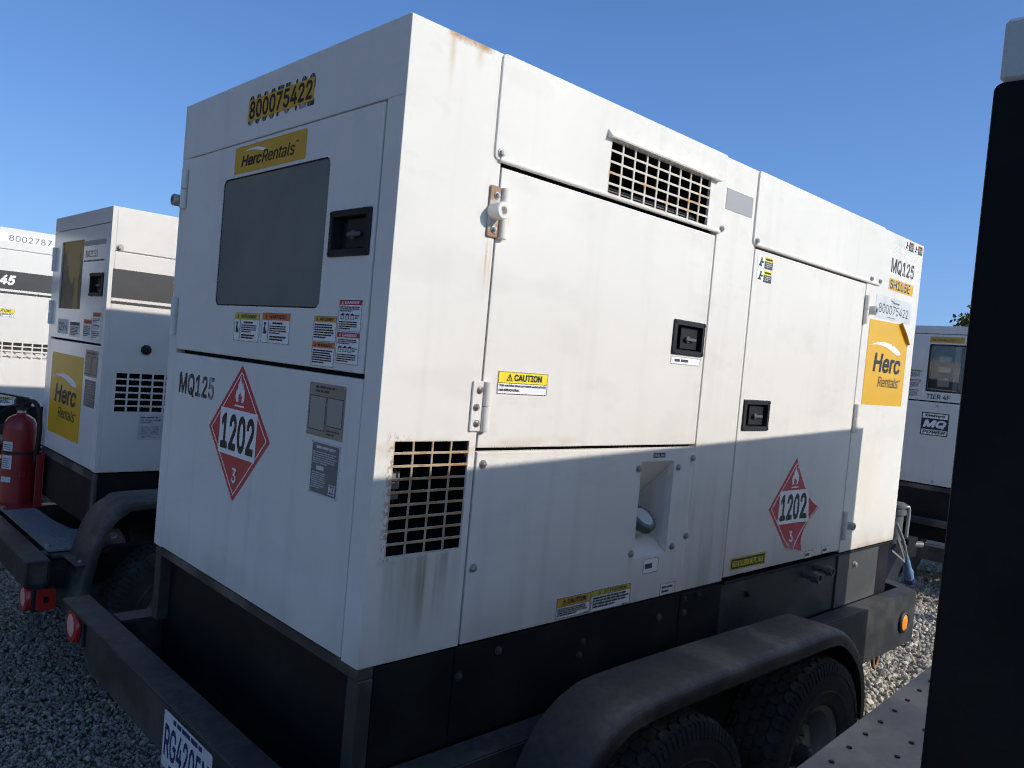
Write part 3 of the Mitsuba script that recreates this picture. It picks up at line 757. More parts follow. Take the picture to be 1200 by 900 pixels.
def placard(parent, F, cu, cv, r, d0, outline=None, bend=None, label=None):
    dia = Polygon([(cu, cv - r), (cu + r, cv), (cu, cv + r), (cu - r, cv)]).buffer(-0.004, join_style=2).buffer(0.004)
    full = dia if outline is None else outline
    inn = dia.buffer(-0.0125, join_style=2)
    edge = inn.difference(inn.buffer(-0.003, join_style=2)).intersection(full)
    boxp = rpoly(cu - 0.116, cv - 0.066, cu + 0.116, cv + 0.066)
    return sticker(parent, 'placard', F, full, REDP,
                   [('edge_line', edge, WHITEP), ('flame', union_all([flame(cu, cv + 0.088, 0.075), sbox(cu - 0.03, cv + 0.075, cu + 0.03, cv + 0.080)]).intersection(full), WHITEP),
                    ('number_field', boxp.intersection(full), WHITEP), ('lettering', text('1202', cu - 0.104, cv - 0.053, cu + 0.104, cv + 0.053, True, 0.025).intersection(full), BLACKP),
                    ('lettering', text('3', cu - 0.013, cv - 0.140, cu + 0.014, cv - 0.098, True).intersection(full), WHITEP)], d0=d0, bend=bend, label=label)
placard(G, RF, -0.6765, 0.4415, 0.193, 0.0013)

t1 = part(G, 'data_plate', 'tarnished metal data plate')
put(t1, 'plate', panel(-0.300, 0.492, -0.135, 0.621, 0.001, 0.0003, 0.004, d=0.0024), TAGM, RF)
pl = [ring_poly(-0.294, 0.506, -0.217, 0.590, .002), ring_poly(-0.213, 0.520, -0.141, 0.590, .002), lines(-0.27, 0.597, -0.165, 0.616, 2, 3, 0.6), lines(-0.208, 0.498, -0.15, 0.514, 2, 4, 0.5)]
put(t1, 'engraving', ext(union_all([q.buffer(0) for q in pl]), 0.0024, 0.0004), GREYPR, RF)
put(t1, 'fields', ext(MultiPolygon([sbox(-0.291, 0.509, -0.220, 0.587), sbox(-0.210, 0.523, -0.144, 0.587)]), 0.0024, 0.0003), TAGF, RF)
t2 = part(G, 'data_plate', 'dark rating plate in a pale frame')
put(t2, 'plate', panel(-0.267, 0.352, -0.137, 0.482, 0.001, 0.0003, 0.004, d=0.0024), LABELG, RF)
put(t2, 'field', ext(rpoly(-0.262, 0.357, -0.142, 0.477, 0.008), 0.0024, 0.0004), TAGD, RF)
put(t2, 'small_print', ext(union_all([lines(-0.245, 0.463, -0.158, 0.472, 1, 5, 0.7, 1).buffer(0), lines(-0.257, 0.427, -0.148, 0.458, 6, 6, 0.4).buffer(0), sbox(-0.238, 0.413, -0.205, 0.423), lines(-0.257, 0.367, -0.190, 0.408, 8, 7, 0.4).buffer(0),
    ring_poly(-0.176, 0.362, -0.148, 0.386, 0.002).buffer(0), text('MQ', -0.173, 0.367, -0.151, 0.381, True)]), 0.0028, 0.0004), LABELG, RF)
for t, q in ((t1, (-0.296, 0.496, -0.139, 0.617)), (t2, (-0.263, 0.356, -0.141, 0.478))):
    for uu in (q[0], q[2]):
        for vv in (q[1], q[3]):
            put(t, 'rivet', cyl(0.003, 0.002, 8), ZINC, RF @ loc(uu, vv, 0.0024))

# ---- print on the long side
def caution(parent, F, u0, v0, u1, v1, hh, word, body, d0=0.0003, seed=0, rows=None, colour=YELLOWC):
    h = v1 - v0
    w = u1 - u0
    L_ = [('header', sbox(u0 + .001, v1 - hh, u1 - .001, v1 - .001), colour), ('border', union_all([ring_poly(u0, v0, u1, v1, 0.0014), sbox(u0, v1 - hh - .0007, u1, v1 - hh + .0007)]), BLACKP)]
    tri = warn_triangle(u0 + .16 * w, v1 - hh * .82, hh * .66)
    L_.append(('lettering', union_all([text(word, u0 + .31 * w, v1 - hh * .8, u1 - .13 * w, v1 - hh * .2, True, 0.03), tri]), BLACKP))
    if body:
        n = len(body)
        ph = (h - hh) / (n + 0.7)
        tt = [text(b, u0 + .03 * w, v1 - hh - (i + 1) * ph, u0 + .03 * w + .94 * w * f_, v1 - hh - (i + .28) * ph, True) for i, (b, f_) in enumerate(body)]
        L_.append(('small_print', union_all(tt), BLACKP))
    else:
        L_.append(('small_print', union_all([lines(u0 + .04 * w, v0 + .2 * (h - hh), u1 - .04 * w, v1 - hh - .003, rows, seed, 0.62).buffer(0), lines(u1 - .2 * w, v0 + .04 * h, u1 - .06 * w, v0 + .09 * h, 1, seed + 1, 0.6, 1).buffer(0)]), BLACKP))
    return sticker(parent, 'caution_sticker', F, rpoly(u0, v0, u1, v1, 0.003), WHITEP, L_, d0=d0)
caution(G, SF, 0.347, 0.631, 0.527, 0.688, 0.029, 'CAUTION', [('This machine stops and starts automatically', 1.0), ('and without notice.', 0.42)])
caution(G, SF, 0.643, 0.008, 0.788, 0.067, 0.026, 'CAUTION', None, 0.0023, 11, 4, YELLOWD)
caution(G, SF, 0.793, 0.005, 0.978, 0.069, 0.017, 'A T T E N T I O N', None, 0.0023, 12, 4, OLIVE)
def small_label(F, u0, v0, u1, v1, base, ink, txt=None, d0=0.0023, n=2, seed=3, border=True, name='label'):
    L_ = []
    if border:
        L_.append(('border', ring_poly(u0, v0, u1, v1, 0.0012), ink))
    L_.append(('small_print', text(txt, u0 + .07 * (u1 - u0), v0 + .28 * (v1 - v0), u1 - .07 * (u1 - u0), v1 - .28 * (v1 - v0), True) if txt else lines(u0 + .12 * (u1 - u0), v0 + .15 * (v1 - v0), u1 - .12 * (u1 - u0), v1 - .15 * (v1 - v0), n, seed, 0.5).buffer(0), ink))
    return sticker(G, name, F, rpoly(u0, v0, u1, v1, 0.001), base, L_, d0=d0)
small_label(SF, 1.031, 0.453, 1.096, 0.470, BLACKP, LABELG, 'DIESEL FUEL')
small_label(SF, 1.034, 0.088, 1.113, 0.134, WHITEP, GREYPR, n=1)
small_label(SF, 1.136, 0.004, 1.220, 0.042, DULL, GREYPR, n=2, seed=9)
small_label(SF, 1.077, 0.7515, 1.242, 0.7755, WHITEP, GREYPR, n=1, seed=8, d0=0.0003)
small_label(SF, 2.145, 0.012, 2.222, 0.042, DULL, GREYPR, n=1, seed=4, d0=0.0003)
small_label(SF, 2.303, 0.014, 2.382, 0.046, DULL, GREYPR, n=1, seed=5, d0=0.0003)
sticker(G, 'label', SF, rpoly(1.562, 0.030, 1.817, 0.078), OLIVE, [('field', rpoly(1.569, 0.036, 1.810, 0.072), BLACKP), ('lettering', text('MOTOR OIL DRAIN AND FILL VALVE', 1.578, 0.043, 1.801, 0.065, True), YELLOWC)])
def picto_pair(u, v, w, h, d0=0.0003, head=YELLOWC):
    sticker(G, 'picture_sticker', SF, rpoly(u, v, u + w, v + h), WHITEP,
            [('field', sbox(u + .45 * w, v, u + w, v + .62 * h), GREYPR), ('header', sbox(u + .45 * w, v + .62 * h, u + w, v + h), head),
             ('pictogram', union_all([Polygon([(u + .06 * w, v + .12 * h), (u + .3 * w, v + .12 * h), (u + .18 * w, v + .45 * h)]), sbox(u + .16 * w, v + .4 * h, u + .38 * w, v + .55 * h), sbox(u + .2 * w, v + .55 * h, u + .28 * w, v + .85 * h), sbox(u + .5 * w, v + .72 * h, u + .95 * w, v + .88 * h)]), BLACKP),
             ('small_print', lines(u + .52 * w, v + .12 * h, u + .94 * w, v + .54 * h, 3, 6, 0.4).buffer(0), LABELG)], d0=d0)
picto_pair(1.545, 1.124, 0.107, 0.042)
picto_pair(1.548, 1.076, 0.103, 0.042)
picto_pair(2.862, 1.398, 0.105, 0.042, head=ORANGE)
picto_pair(2.978, 1.398, 0.105, 0.042, head=ORANGE)
put(G, 'stencil_lettering', ext(stencil('MQ125', 2.728, 1.266, 3.008, 1.338), 0.0003, 0.0004), STENCIL, SF)
sticker(G, 'number_strip', SF, rpoly(2.724, 1.192, 3.016, 1.245), YELLOW, [('lettering', stencil('SH105E', 2.733, 1.197, 2.972, 1.241), STENCIL)])
sticker(G, 'number_plate', SF, rpoly(2.599, 1.056, 3.021, 1.158, 0.003), LABELG,
        [('lettering', text('800075422', 2.635, 1.080, 2.985, 1.122, False), BLACKP), ('small_print', union_all([fit(sw, 2.755, 1.134, 2.80, 1.146), lines(2.80, 1.130, 2.865, 1.142, 1, 2, 0.6, 1).buffer(0), lines(2.74, 1.063, 2.83, 1.068, 1, 5, 0.6, 1).buffer(0)]), GREYPR)])
# big company sticker with its upper right corner torn and curling
hs = Polygon([(2.553, 0.660), (3.020, 0.660), (3.020, 0.955), (2.985, 0.99), (2.975, 0.985), (2.93, 1.046), (2.90, 1.048), (2.553, 1.040)])
def herc_big(parent, F, outline, u0, v0, u1, v1, d0, bend=None, base=YELLOW, label=None):
    w, h = u1 - u0, v1 - v0
    return sticker(parent, 'company_sticker', F, outline, base,
            [('swoosh', fit(sw, u0 + .06 * w, v0 + .63 * h, u0 + .84 * w, v0 + .76 * h), WHITEP),
             ('lettering', text('Herc', u0 + .18 * w, v0 + .39 * h, u0 + .86 * w, v0 + .62 * h, True, 0.018, 0.12), BLACKP),
             ('lettering', text('Rentals', u0 + .33 * w, v0 + .22 * h, u0 + .84 * w, v0 + .345 * h, False, 0.0, 0.12), BLACKP),
             ('lettering', text('TM', u0 + .85 * w, v0 + .31 * h, u0 + .89 * w, v0 + .33 * h, False), GREYPR)], d0=d0, bend=bend, label=label)
hk = herc_big(G, SF, hs, 2.553, 0.660, 3.020, 1.042, 0.0003, label='yellow company sticker with torn curling corner')
fl = []
for s in np.linspace(0, 1, 9):                       # the curled flap
    a0, a1 = np.array([2.895, 1.047]), np.array([3.018, 0.955])
    dirn = np.array([-0.6, -0.8])
    th = s * 3.0
    rad = 0.008
    off = rad * math.sin(th)
    hgt = rad * (1 - math.cos(th)) + 0.001
    fl.append([[*(a0 - dirn * off * (0.9 + .4 * s)), hgt], [*((a0 + a1) / 2 - dirn * off * 1.3), hgt * 1.1], [*(a1 - dirn * off * .8), hgt * .9]])
fl = np.array(fl)
vv = fl.reshape(-1, 3)
ff = []
for i in range(8):
    for j in range(2):
        a_, b_, c_, d_ = i * 3 + j, i * 3 + j + 1, (i + 1) * 3 + j + 1, (i + 1) * 3 + j
        ff += [[a_, b_, c_], [a_, c_, d_]]
put(hk, 'curled_corner', trimesh.Trimesh(vv, ff, process=False), YELLOW, SF, smooth=True)
# peeling placard
cu, cv, r = 2.000, 0.238, 0.193
o = [(1.996, 0.431), (2.018, 0.402), (2.046, 0.362), (2.075, 0.326), (2.102, 0.298), (2.118, 0.272), (2.140, 0.250), (2.172, 0.230), (2.150, 0.206), (2.118, 0.176), (2.085, 0.138), (2.060, 0.100), (2.047, 0.062), (2.015, 0.070), (1.985, 0.082), (1.972, 0.078), (1.962, 0.083), (1.807, 0.238)]
def curl(v):
    a_ = np.clip(((v[:, 0] - 2.045) * 0.93 - (v[:, 1] - 0.25) * 0.36) / 0.13, 0, 1.3)
    b_ = np.clip((0.135 - v[:, 1] + 0.35 * (v[:, 0] - 1.99)) / 0.09, 0, 1.2)
    v[:, 2] += 0.030 * a_ ** 2 + 0.022 * b_ ** 2
    return v
placard(G, SF, cu, cv, r, 0.0004, Polygon(o), curl, label='peeling red diamond placard with curled edges')

# ---- tank base below the housing (it belongs to the generator skid)
ZB = -0.25
put(G, 'base', bar(0.045, 0.012, ZB - 0.31, L - 0.01, W - 0.012, -0.004), BLACK, FM)
put(G, 'base_flange', bar(0.006, 0.006, -0.030, 0.05, W - 0.006, -0.003, 0.002), POSTM, FM, label='dusty rusting upper flange')
for y0 in (0.004, W - 0.049):
    put(G, 'base_post', bar(0.008, y0, ZB, 0.05, y0 + 0.045, -0.031), POSTM, FM)
put(G, 'base_panel', panel(0.052, ZB + .001, 0.287, -0.006, 0.01, 0.002, d=-0.004), BLACK, SF)
put(G, 'base_panel', panel(0.2905, ZB + .001, 1.268, -0.006, 0.01, 0.002, d=-0.005), BLACK, SF)
put(G, 'base_panel', panel(1.272, ZB + .001, 1.527, -0.010, 0.01, 0.002, d=-0.003), BLACK, SF)
put(G, 'base_panel', panel(1.531, ZB + .001, 2.480, -0.014, 0.01, 0.002, d=-0.008), FRAMEM, SF)
put(G, 'base_panel', panel(2.486, ZB + .001, 2.930, -0.008, 0.012, 0.002, d=0.0), GREYP, SF, label='grey cover plate')
put(G, 'base_panel', panel(2.934, ZB + .001, L - .012, -0.008, 0.008, 0.002, d=-0.010), BLACK, SF)
put(G, 'base_lip', bar(1.53, -0.004, -0.014, L - .01, 0.02, -0.0035, 0.002), BLACK, FM)
for u, v, mt in ((0.439, -0.041, POSTM), (0.308, -0.081, POSTM), (0.780, -0.081, RUSTD), (0.769, -0.119, RUSTD), (1.156, -0.07, POSTM), (1.379, -0.027, RUSTD), (1.298, -0.077, POSTM), (1.290, -0.030, RUSTD), (1.720, -0.075, PLASTIC)):
    bolt(G, SF, u, v, -0.005, BOLT, mt)
bolt(G, SF, 2.660, -0.071, 0.0, BIGBOLT, ZINC)
fit_m = join(lathe([[0, 0], [0.017, 0], [0.017, 0.05], [0.030, 0.052], [0.030, 0.068], [0.024, 0.07], [0.027, 0.074], [0.027, 0.092], [0.018, 0.092], [0.018, 0.075], [0, 0.075]], 24))
fit_m.apply_scale(0.78)
put(G, 'hose_fitting', fit_m, JACKG, SF @ loc(2.175, -0.058, -0.008), smooth=35)
put(G, 'hose_fitting', lathe([[0, 0], [0.012, 0], [0.012, 0.05], [0.021, 0.052], [0.021, 0.062], [0.015, 0.064], [0.018, 0.068], [0.018, 0.078], [0.012, 0.078], [0.012, 0.066], [0, 0.066]], 20), JACKG, SF @ loc(2.28, -0.042, -0.008), smooth=35)

# ---- its trailer
TR = thing('trailer', 'black tandem axle trailer with licence plate, carrying the largest white generator', 'trailer', 'black trailers under the generators')
put(TR, 'frame', frame_mesh(W, -0.088, 3.237, -0.502, -0.252), FRAMEM, FM)
bt = part(TR, 'bumper')
put(bt, 'top_plate', bar(-0.180, -0.317, -0.262, -0.090, 1.555, -0.250, 0.003), FRAMEM, FM)
put(bt, 'face_plate', bar(-0.165, -0.073, -0.412, -0.155, 1.315, -0.263, 0.003), FRAMEM, FM)
put(bt, 'crossmember', bar(-0.088, 0.002, -0.50, -0.080, W - .002, -0.30), FRAMEM, FM)
put(bt, 'bracket', bar(-0.154, 1.24, -0.40, -0.095, 1.25, -0.263), FRAMEM, FM)
put(bt, 'bracket', bar(-0.154, 0.0, -0.40, -0.095, 0.01, -0.263), FRAMEM, FM)
for y in (1.478, -0.24):
    put(bt, 'lamp_bracket', bar(-0.150, y - 0.07, -0.385, -0.120, y + 0.07, -0.263), FRAMEM, FM)
    k = part(TR, 'tail_lamp')
    Fl = rearface(FM) @ loc(-y, -0.325, 0.151)
    put(k, 'rim', lathe([[0.040, 0], [0.060, 0], [0.060, 0.01], [0.055, 0.016], [0.040, 0.018], [0.040, 0]], 36), LENSR, Fl, smooth=40)
    put(k, 'lens', lathe([[0, 0.0], [0.039, 0.0], [0.039, 0.017], [0.02, 0.021], [0, 0.022]], 36), LENSP, Fl, smooth=60)
lp = part(TR, 'licence_plate')
lo = rpoly(-0.622, -0.432, -0.322, -0.284, 0.008)
FP = RF @ loc(0, 0, 0.166)
put(lp, 'plate', ext(lo, 0, 0.0015), LABELG, FP)
put(lp, 'lettering', ext(text('RG4205N', -0.610, -0.402, -0.335, -0.316, True), 0.0015, 0.0006), BLUEP, FP)
put(lp, 'small_print', ext(union_all([lines(-0.56, -0.305, -0.38, -0.288, 1, 3, 0.7, 1).buffer(0), lines(-0.57, -0.426, -0.37, -0.412, 1, 5, 0.6, 1).buffer(0)]), 0.0015, 0.0006), BLUEP, FP)
mud = [(0.405, -0.56), (0.412, -0.42), (0.447, -0.30), (0.52, -0.205), (0.62, -0.150), (0.74, -0.133), (1.10, -0.131), (1.60, -0.138), (1.82, -0.141), (1.92, -0.160), (2.02, -0.215), (2.12, -0.31), (2.175, -0.43), (2.19, -0.56)]
put(TR, 'mudguard', fender_mesh(mud, -0.092, -0.292), FENDERM, FM, smooth=40)
put(TR, 'mudguard', fender_mesh(mud, W + 0.092, W + 0.292), FENDERM, FM, smooth=40)
for x in (0.93, 1.785):
    wheel(TR, FM, x, -0.192, -0.605, -1)
    wheel(TR, FM, x, W + 0.192, -0.605, 1, False)
    put(TR, 'axle', move(tube([[0, -0.1, 0], [0, W + 0.1, 0]], 0.035, 12), loc(x, 0, -0.605)), FRAMEM, FM, smooth=40)
round_lamp(TR, 'side_marker', SF @ loc(3.083, -0.381, 0.0905), 0.042, LENSA)
tg = [tube([[3.30, y, -0.36], [4.95, 0.62 + s * 0.03, -0.36]], 0.05, 8, 1) for y, s in ((0.12, -1), (1.12, 1))]
put(TR, 'tongue', join(*tg, bar(4.9, 0.53, -0.43, 5.08, 0.71, -0.29)), BLACK, FM)
put(TR, 'coupler', lathe([[0.03, -0.04], [0.06, -0.04], [0.06, 0.04], [0.03, 0.04], [0.03, -0.04]], 24), RUSTY, FM @ loc(5.14, 0.62, -0.36), smooth=35)
jk = part(TR, 'jack')
FJ = FM @ loc(4.83, 0.62, 0)
put(jk, 'tube', lathe([[0, -0.75], [0.046, -0.75], [0.046, -0.5], [0.062, -0.49], [0.062, -0.12], [0.078, -0.118], [0.078, -0.085], [0.060, -0.083], [0.060, -0.07], [0.078, -0.068], [0.078, -0.045], [0.06, -0.035], [0, -0.035]], 28), JACKG, FJ, smooth=35)
put(jk, 'foot', bar(-0.1, -0.1, -0.77, 0.1, 0.1, -0.75), JACKG, FJ)
put(jk, 'crank', tube([[0.05, 0, -0.075], [0.13, -0.03, -0.075], [0.17, -0.04, -0.10], [0.165, -0.04, -0.30], [0.19, -0.05, -0.335]], 0.011, 10), ZINC, FJ, smooth=50)
put(jk, 'grip', tube([[0.16, -0.04, -0.34], [0.30, -0.10, -0.345]], 0.024, 14, 1), JACKG, FJ, smooth=40)
# hanging chain and hook at the front corner
link = trimesh.creation.torus(0.016, 0.004, 20, 8)
link.apply_scale([0.75, 1.25, 1.0])
lk = np.array([[1, 0, 0, 0], [0, 0, 1, 0], [0, -1, 0, 0], [0, 0, 0, 1.0]])
for k in range(8):
    put(TR, 'chain_link', link, GREYP, FM @ loc(3.30, -0.035, -0.33 - 0.030 * k, yaw=90 * (k % 2) + 20) @ lk, smooth=True)
put(TR, 'tie_loop', tube([[2.93, -0.03, -0.5], [2.92, -0.03, -0.56], [2.95, -0.03, -0.60], [2.98, -0.03, -0.56], [2.97, -0.03, -0.5]], 0.009, 8), RUSTY, FM, smooth=50)

CB = thing('cable_bundle', 'grey cables ending in a blue plug at the far corner of the largest generator', 'cable')
for i, q in enumerate(([3.122, 0.000, 0.085], [3.128, 0.030, 0.06], [3.118, -0.012, 0.01], [3.135, 0.015, -0.06])):
    e = np.array([3.355 + 0.010 * (i % 2), 0.012 + 0.012 * (i // 2), -0.125 - 0.008 * i])
    put(CB, 'cable', tube([q, np.array(q) * .5 + e * .5 + [0.016 * (1 - i), -0.006, -0.008 + 0.006 * i], e], 0.0075, 8), CABLE, FM, smooth=50)
put(CB, 'plug', tube([[3.345, 0.018, -0.110], [3.375, 0.018, -0.15], [3.41, 0.018, -0.20], [3.44, 0.018, -0.246]], [0.017, 0.020, 0.026, 0.022], 14, 3), BLUETAPE, FM, smooth=50)
put(CB, 'collar', tube([[3.436, 0.018, -0.238], [3.455, 0.018, -0.262]], 0.027, 14, 1), BLUEP, FM, smooth=40)

# ==================================================================== smaller generators
def small_gen(key, F, L, W, H, tank, mt, rear_holes=(), side_holes=(), z_mid=0.58, z_top=1.135, stripe=True, seam=1.012, door_t=0.001):
    """body of a smaller sound-proofed generator: framed rear door above a fixed panel, flat sides, tank base"""
    RF, SF = rearface(F), sideface(F)
    put(key, 'frame', panel(-W, z_top + .003, 0, H, 0.02, 0.003), mt, RF)
    put(key, 'frame', panel(-W, 0, -W + 0.055, z_top, 0.02, 0.003), mt, RF)
    put(key, 'frame', panel(-0.04, 0, 0, z_top, 0.02, 0.003), mt, RF)
    put(key, 'door', panel(-W + .058, z_mid + .004, -0.043, z_top - .002, 0.018, 0.003, 0.003, holes=list(rear_holes), d=0.002), mt, RF)
    put(key, 'lower_panel', panel(-W + .058, 0.004, -0.043, z_mid - .006, 0.018, 0.003, 0.003, d=0.001), mt, RF)
    put(key, 'side_panel', panel(0.0205, 0, L - .02, seam - .003, 0.02, 0.003, holes=[h for h in side_holes]), mt, SF)
    put(key, 'corner_post', panel(0.0, 0, 0.0202, H, 0.0003, 0, d=0.0), mt, SF)
    put(key, 'canopy_panel', panel(0.0205, seam, L - .02, H, 0.02, 0.003), mt, SF)
    core = to_man(bar(0.022, 0.022, 0.002, L - .022, W - .022, H - .022))
    for h in side_holes:
        core = core - to_man(bar(h[0] - .01, 0, h[1] - .01, h[2] + .01, 0.15, h[3] + .01))
    for h in rear_holes:
        core = core - to_man(bar(0, -h[2] - .01, h[1] - .01, 0.12, -h[0] + .01, h[3] + .01))
    put(key, 'inner_shell', from_man(core), DARK, F)
    put(key, 'roof', bar(0.001, 0.001, H - .02, L, W - .001, H - .001, 0.002), mt, F)
    put(key, 'side_panel', bar(0.0205, W - .02, 0.001, L - .02, W, H - .0205, 0.002), mt, F)
    put(key, 'front_panel', bar(L - .0195, 0.001, 0.001, L, W - .001, H - .0205, 0.002), mt, F)
    put(key, 'base', bar(0.012, 0.012, -tank, L - .012, W - .012, -0.006), BLACK, F)
    for y0 in (0.006, W - 0.046):
        put(key, 'base_post', bar(0.004, y0, -tank, 0.02, y0 + 0.04, -0.006), POSTM, F)
    put(key, 'base_flange', bar(0.004, 0.05, -0.045, 0.02, W - .05, -0.006), POSTM, F)
    if stripe:
        sticker(key, 'stripe', SF, rpoly(0.017, 0.799, L - .017, 0.930), STRIPE)
        sticker(key, 'stripe', SF, rpoly(0.017, 0.772, L - .017, 0.785), STRIPE)
    return RF, SF

def small_trailer(key, F, L, W, zf, zb, xb, over, mudx, wheels, muds=0.0, ext_plate=False):
    """F: frame at the housing's rear right corner, z = 0 at the big housing's lower edge; zf frame top, zb bumper top"""
    put(key, 'frame', frame_mesh(W, xb + .09, L + .1, zf - .16, zf, 0.07), FRAMEM, F)
    b = part(key, 'bumper')
    put(b, 'channel', from_man(to_man(bar(xb, -over, zb - .115, xb + .095, W + over, zb, 0.006)) - to_man(bar(xb + .008, -over - .1, zb - .107, xb + .087, W + over + .1, zb - .008, 0.004))), FRAMEM, F)
    put(b, 'end_cap', bar(xb + .0085, -over + .012, zb - .106, xb + .0865, -over + .016, zb - .0085), POSTM, F)
    for s, y in ((-1, -over + .062), (1, W + over - .062)):
        k = part(key, 'tail_lamp')
        Fl = rearface(F) @ loc(-y, zb - .165, -xb - .03)
        put(k, 'housing', bar(-0.062, -0.055, -0.05, 0.062, 0.055, 0.0, 0.006), PLASTIC, Fl)
        put(k, 'rim', lathe([[0.040, 0], [0.060, 0], [0.060, 0.012], [0.055, 0.018], [0.040, 0.02], [0.040, 0]], 36), LENSR, Fl, smooth=40)
        put(k, 'lens', lathe([[0, 0.0], [0.039, 0.0], [0.039, 0.019], [0.02, 0.023], [0, 0.024]], 36), LENSP, Fl, smooth=60)
    Fm = sideface(F) @ loc(xb + 0.078, zb - .120, over + .012)
    k = part(key, 'side_marker')
    put(k, 'lens', ext(rpoly(-0.032, -0.088, 0.036, 0, 0.004).difference(rpoly(-0.008, -0.058, 0.012, -0.03)), 0, 0.012), LENSR, Fm)
    put(k, 'housing', bar(-0.034, -0.09, -0.05, 0.038, 0.001, -0.0005), PLASTIC, Fm)
    for y_in, y_out in ((-0.07, -0.30), (W + .07, W + .30)):
        put(key, 'mudguard', fender_mesh(mudx, y_in, y_out, 0.042), FENDERM, F, smooth=25)
    for x in wheels:
        wheel(key, F, x, -0.185, -0.605, -1)
        wheel(key, F, x, W + .185, -0.605, 1, False)
    tg = [tube([[L + .15, y, zf - .09], [L + 1.25, W / 2, zf - .09]], 0.045, 8, 1) for y in (0.05, W - .05)]
    put(key, 'tongue', join(*tg), FRAMEM, F)

arc = lambda x0, x1, zt, zl: [(x0, zl), (x0 + .035, zl + .19), (x0 + .10, zl + .30), (x0 + .19, zt - .012), (x0 + .30, zt), (x1 - .30, zt), (x1 - .19, zt - .012), (x1 - .10, zl + .30), (x1 - .035, zl + .19), (x1, zl)]

# ---- second generator, left of the big one
XD, YD = 0.146, 2.40
FD0, FD = loc(XD, YD, GROUND), loc(XD, YD, GROUND + 0.036)
D = thing('generator', 'glossy white generator with amber window, standing behind the red fire extinguisher', 'generator', 'white generators parked in rows')
WD, LD, HD = 0.925, 2.2, 1.209
wd, ld = (-0.765, 0.735, -0.390, 1.075), (-0.245, 0.800, -0.054, 0.909)
vd = (0.065, 0.281, 0.665, 0.459)
RD, SD = small_gen(D, FD, LD, WD, HD, 0.262, CLEAN, [wd, (ld[0] + .01, ld[1] + .01, ld[2] - .01, ld[3] - .01)], [vd])
put(D, 'window', panel(wd[0] - .005, wd[1] - .005, wd[2] + .005, wd[3] + .005, 0.003, 0, d=-0.004), AMBER, RD, label='amber brown window pane')
latch(D, RD @ loc(0, 0, .002), *ld)
for v in (0.928, 0.650):
    hinge(D, RD, -0.876, v, v + 0.125)
sticker(D, 'stripe', RD, sbox(-0.386, 1.040, -0.058, 1.064), GREYTAPE, d0=0.0023)
put(D, 'lettering', ext(text('80021123', -0.355, 0.985, -0.170, 1.018, False), 0.0023, 0.0004), GREYPR, RD)
put(D, 'small_print', ext(lines(-0.375, 0.962, -0.065, 0.974, 1, 4, 0.6, 1), 0.0023, 0.0004), GREYPR, RD)
sticker(D, 'label', RD, rpoly(-0.742, 0.607, -0.560, 0.682), LABELG, [('lettering', text('TIER 4', -0.725, 0.622, -0.578, 0.664, True), GREYPR)], d0=0.0023)
warning(D, RD, -0.525, 0.600, -0.368, 0.672, SLATG, 'WARNING', seed=21, style=1, d0=0.0023)
warning(D, RD, -0.303, 0.600, -0.180, 0.690, ORANGE, 'WARNING', seed=22, style=1, d0=0.0023)
warning(D, RD, -0.170, 0.600, -0.050, 0.725, ORANGE, 'DANGER', seed=23, style=2, d0=0.0023)
herc_big(D, RD, rpoly(-0.805, 0.095, -0.265, 0.508), -0.805, 0.095, -0.265, 0.508, 0.0013)
tg1 = part(D, 'data_plate')
put(tg1, 'plate', ext(rpoly(-0.243, 0.425, -0.055, 0.549, 0.004), 0.001, 0.001), TAGM, RD)
put(tg1, 'engraving', ext(union_all([ring_poly(-0.235, 0.435, -0.15, 0.52, .003).buffer(0), ring_poly(-0.14, 0.435, -0.065, 0.52, .003).buffer(0), lines(-.22, .525, -.08, .543, 1, 2, .6, 1).buffer(0)]), 0.002, 0.0004), GREYPR, RD)
tg2 = part(D, 'data_plate')
put(tg2, 'plate', ext(rpoly(-0.223, 0.285, -0.065, 0.410, 0.004), 0.001, 0.001), TAGD, RD)
put(tg2, 'small_print', ext(lines(-.21, .295, -.08, .402, 9, 3, .4), 0.002, 0.0004), TAGM, RD)
put(D, 'grille', grille(*vd, 11, 6, 0.008, 0.008, d=-0.001), CLEAN, SD)
put(D, 'plug', lathe([[0, 0], [0.023, 0], [0.023, 0.008], [0.014, 0.012], [0.010, 0.02], [0, 0.02]], 24), PLASTIC, SD @ loc(0.185, 0.573, 0), smooth=35)
bolt(D, SD, 0.040, 1.027, 0.0, BIGBOLT)
sticker(D, 'label', SD, rpoly(0.174, 0.150, 0.290, 0.272), LABELG, [('small_print', union_all([lines(.184, .225, .28, .262, 3, 2, .4).buffer(0), ring_poly(.184, .160, .280, .215, .001).buffer(0), lines(.19, .163, .275, .212, 5, 6, .35).buffer(0)]), GREYPR)])
TD = thing('trailer', 'black trailer with checker plate step on which the red fire extinguisher stands', 'trailer', 'black trailers under the generators')
mudD = [(-0.125, -0.53), (-0.105, -0.36), (-0.075, -0.22), (-0.035, -0.125), (0.025, -0.065), (0.12, -0.038), (0.6, -0.040), (0.70, -0.055), (0.78, -0.12), (0.83, -0.22), (0.86, -0.36), (0.87, -0.50)]
small_trailer(TD, FD0, LD, WD, -0.297, -0.300, -0.283, 0.16, mudD, (0.36,))
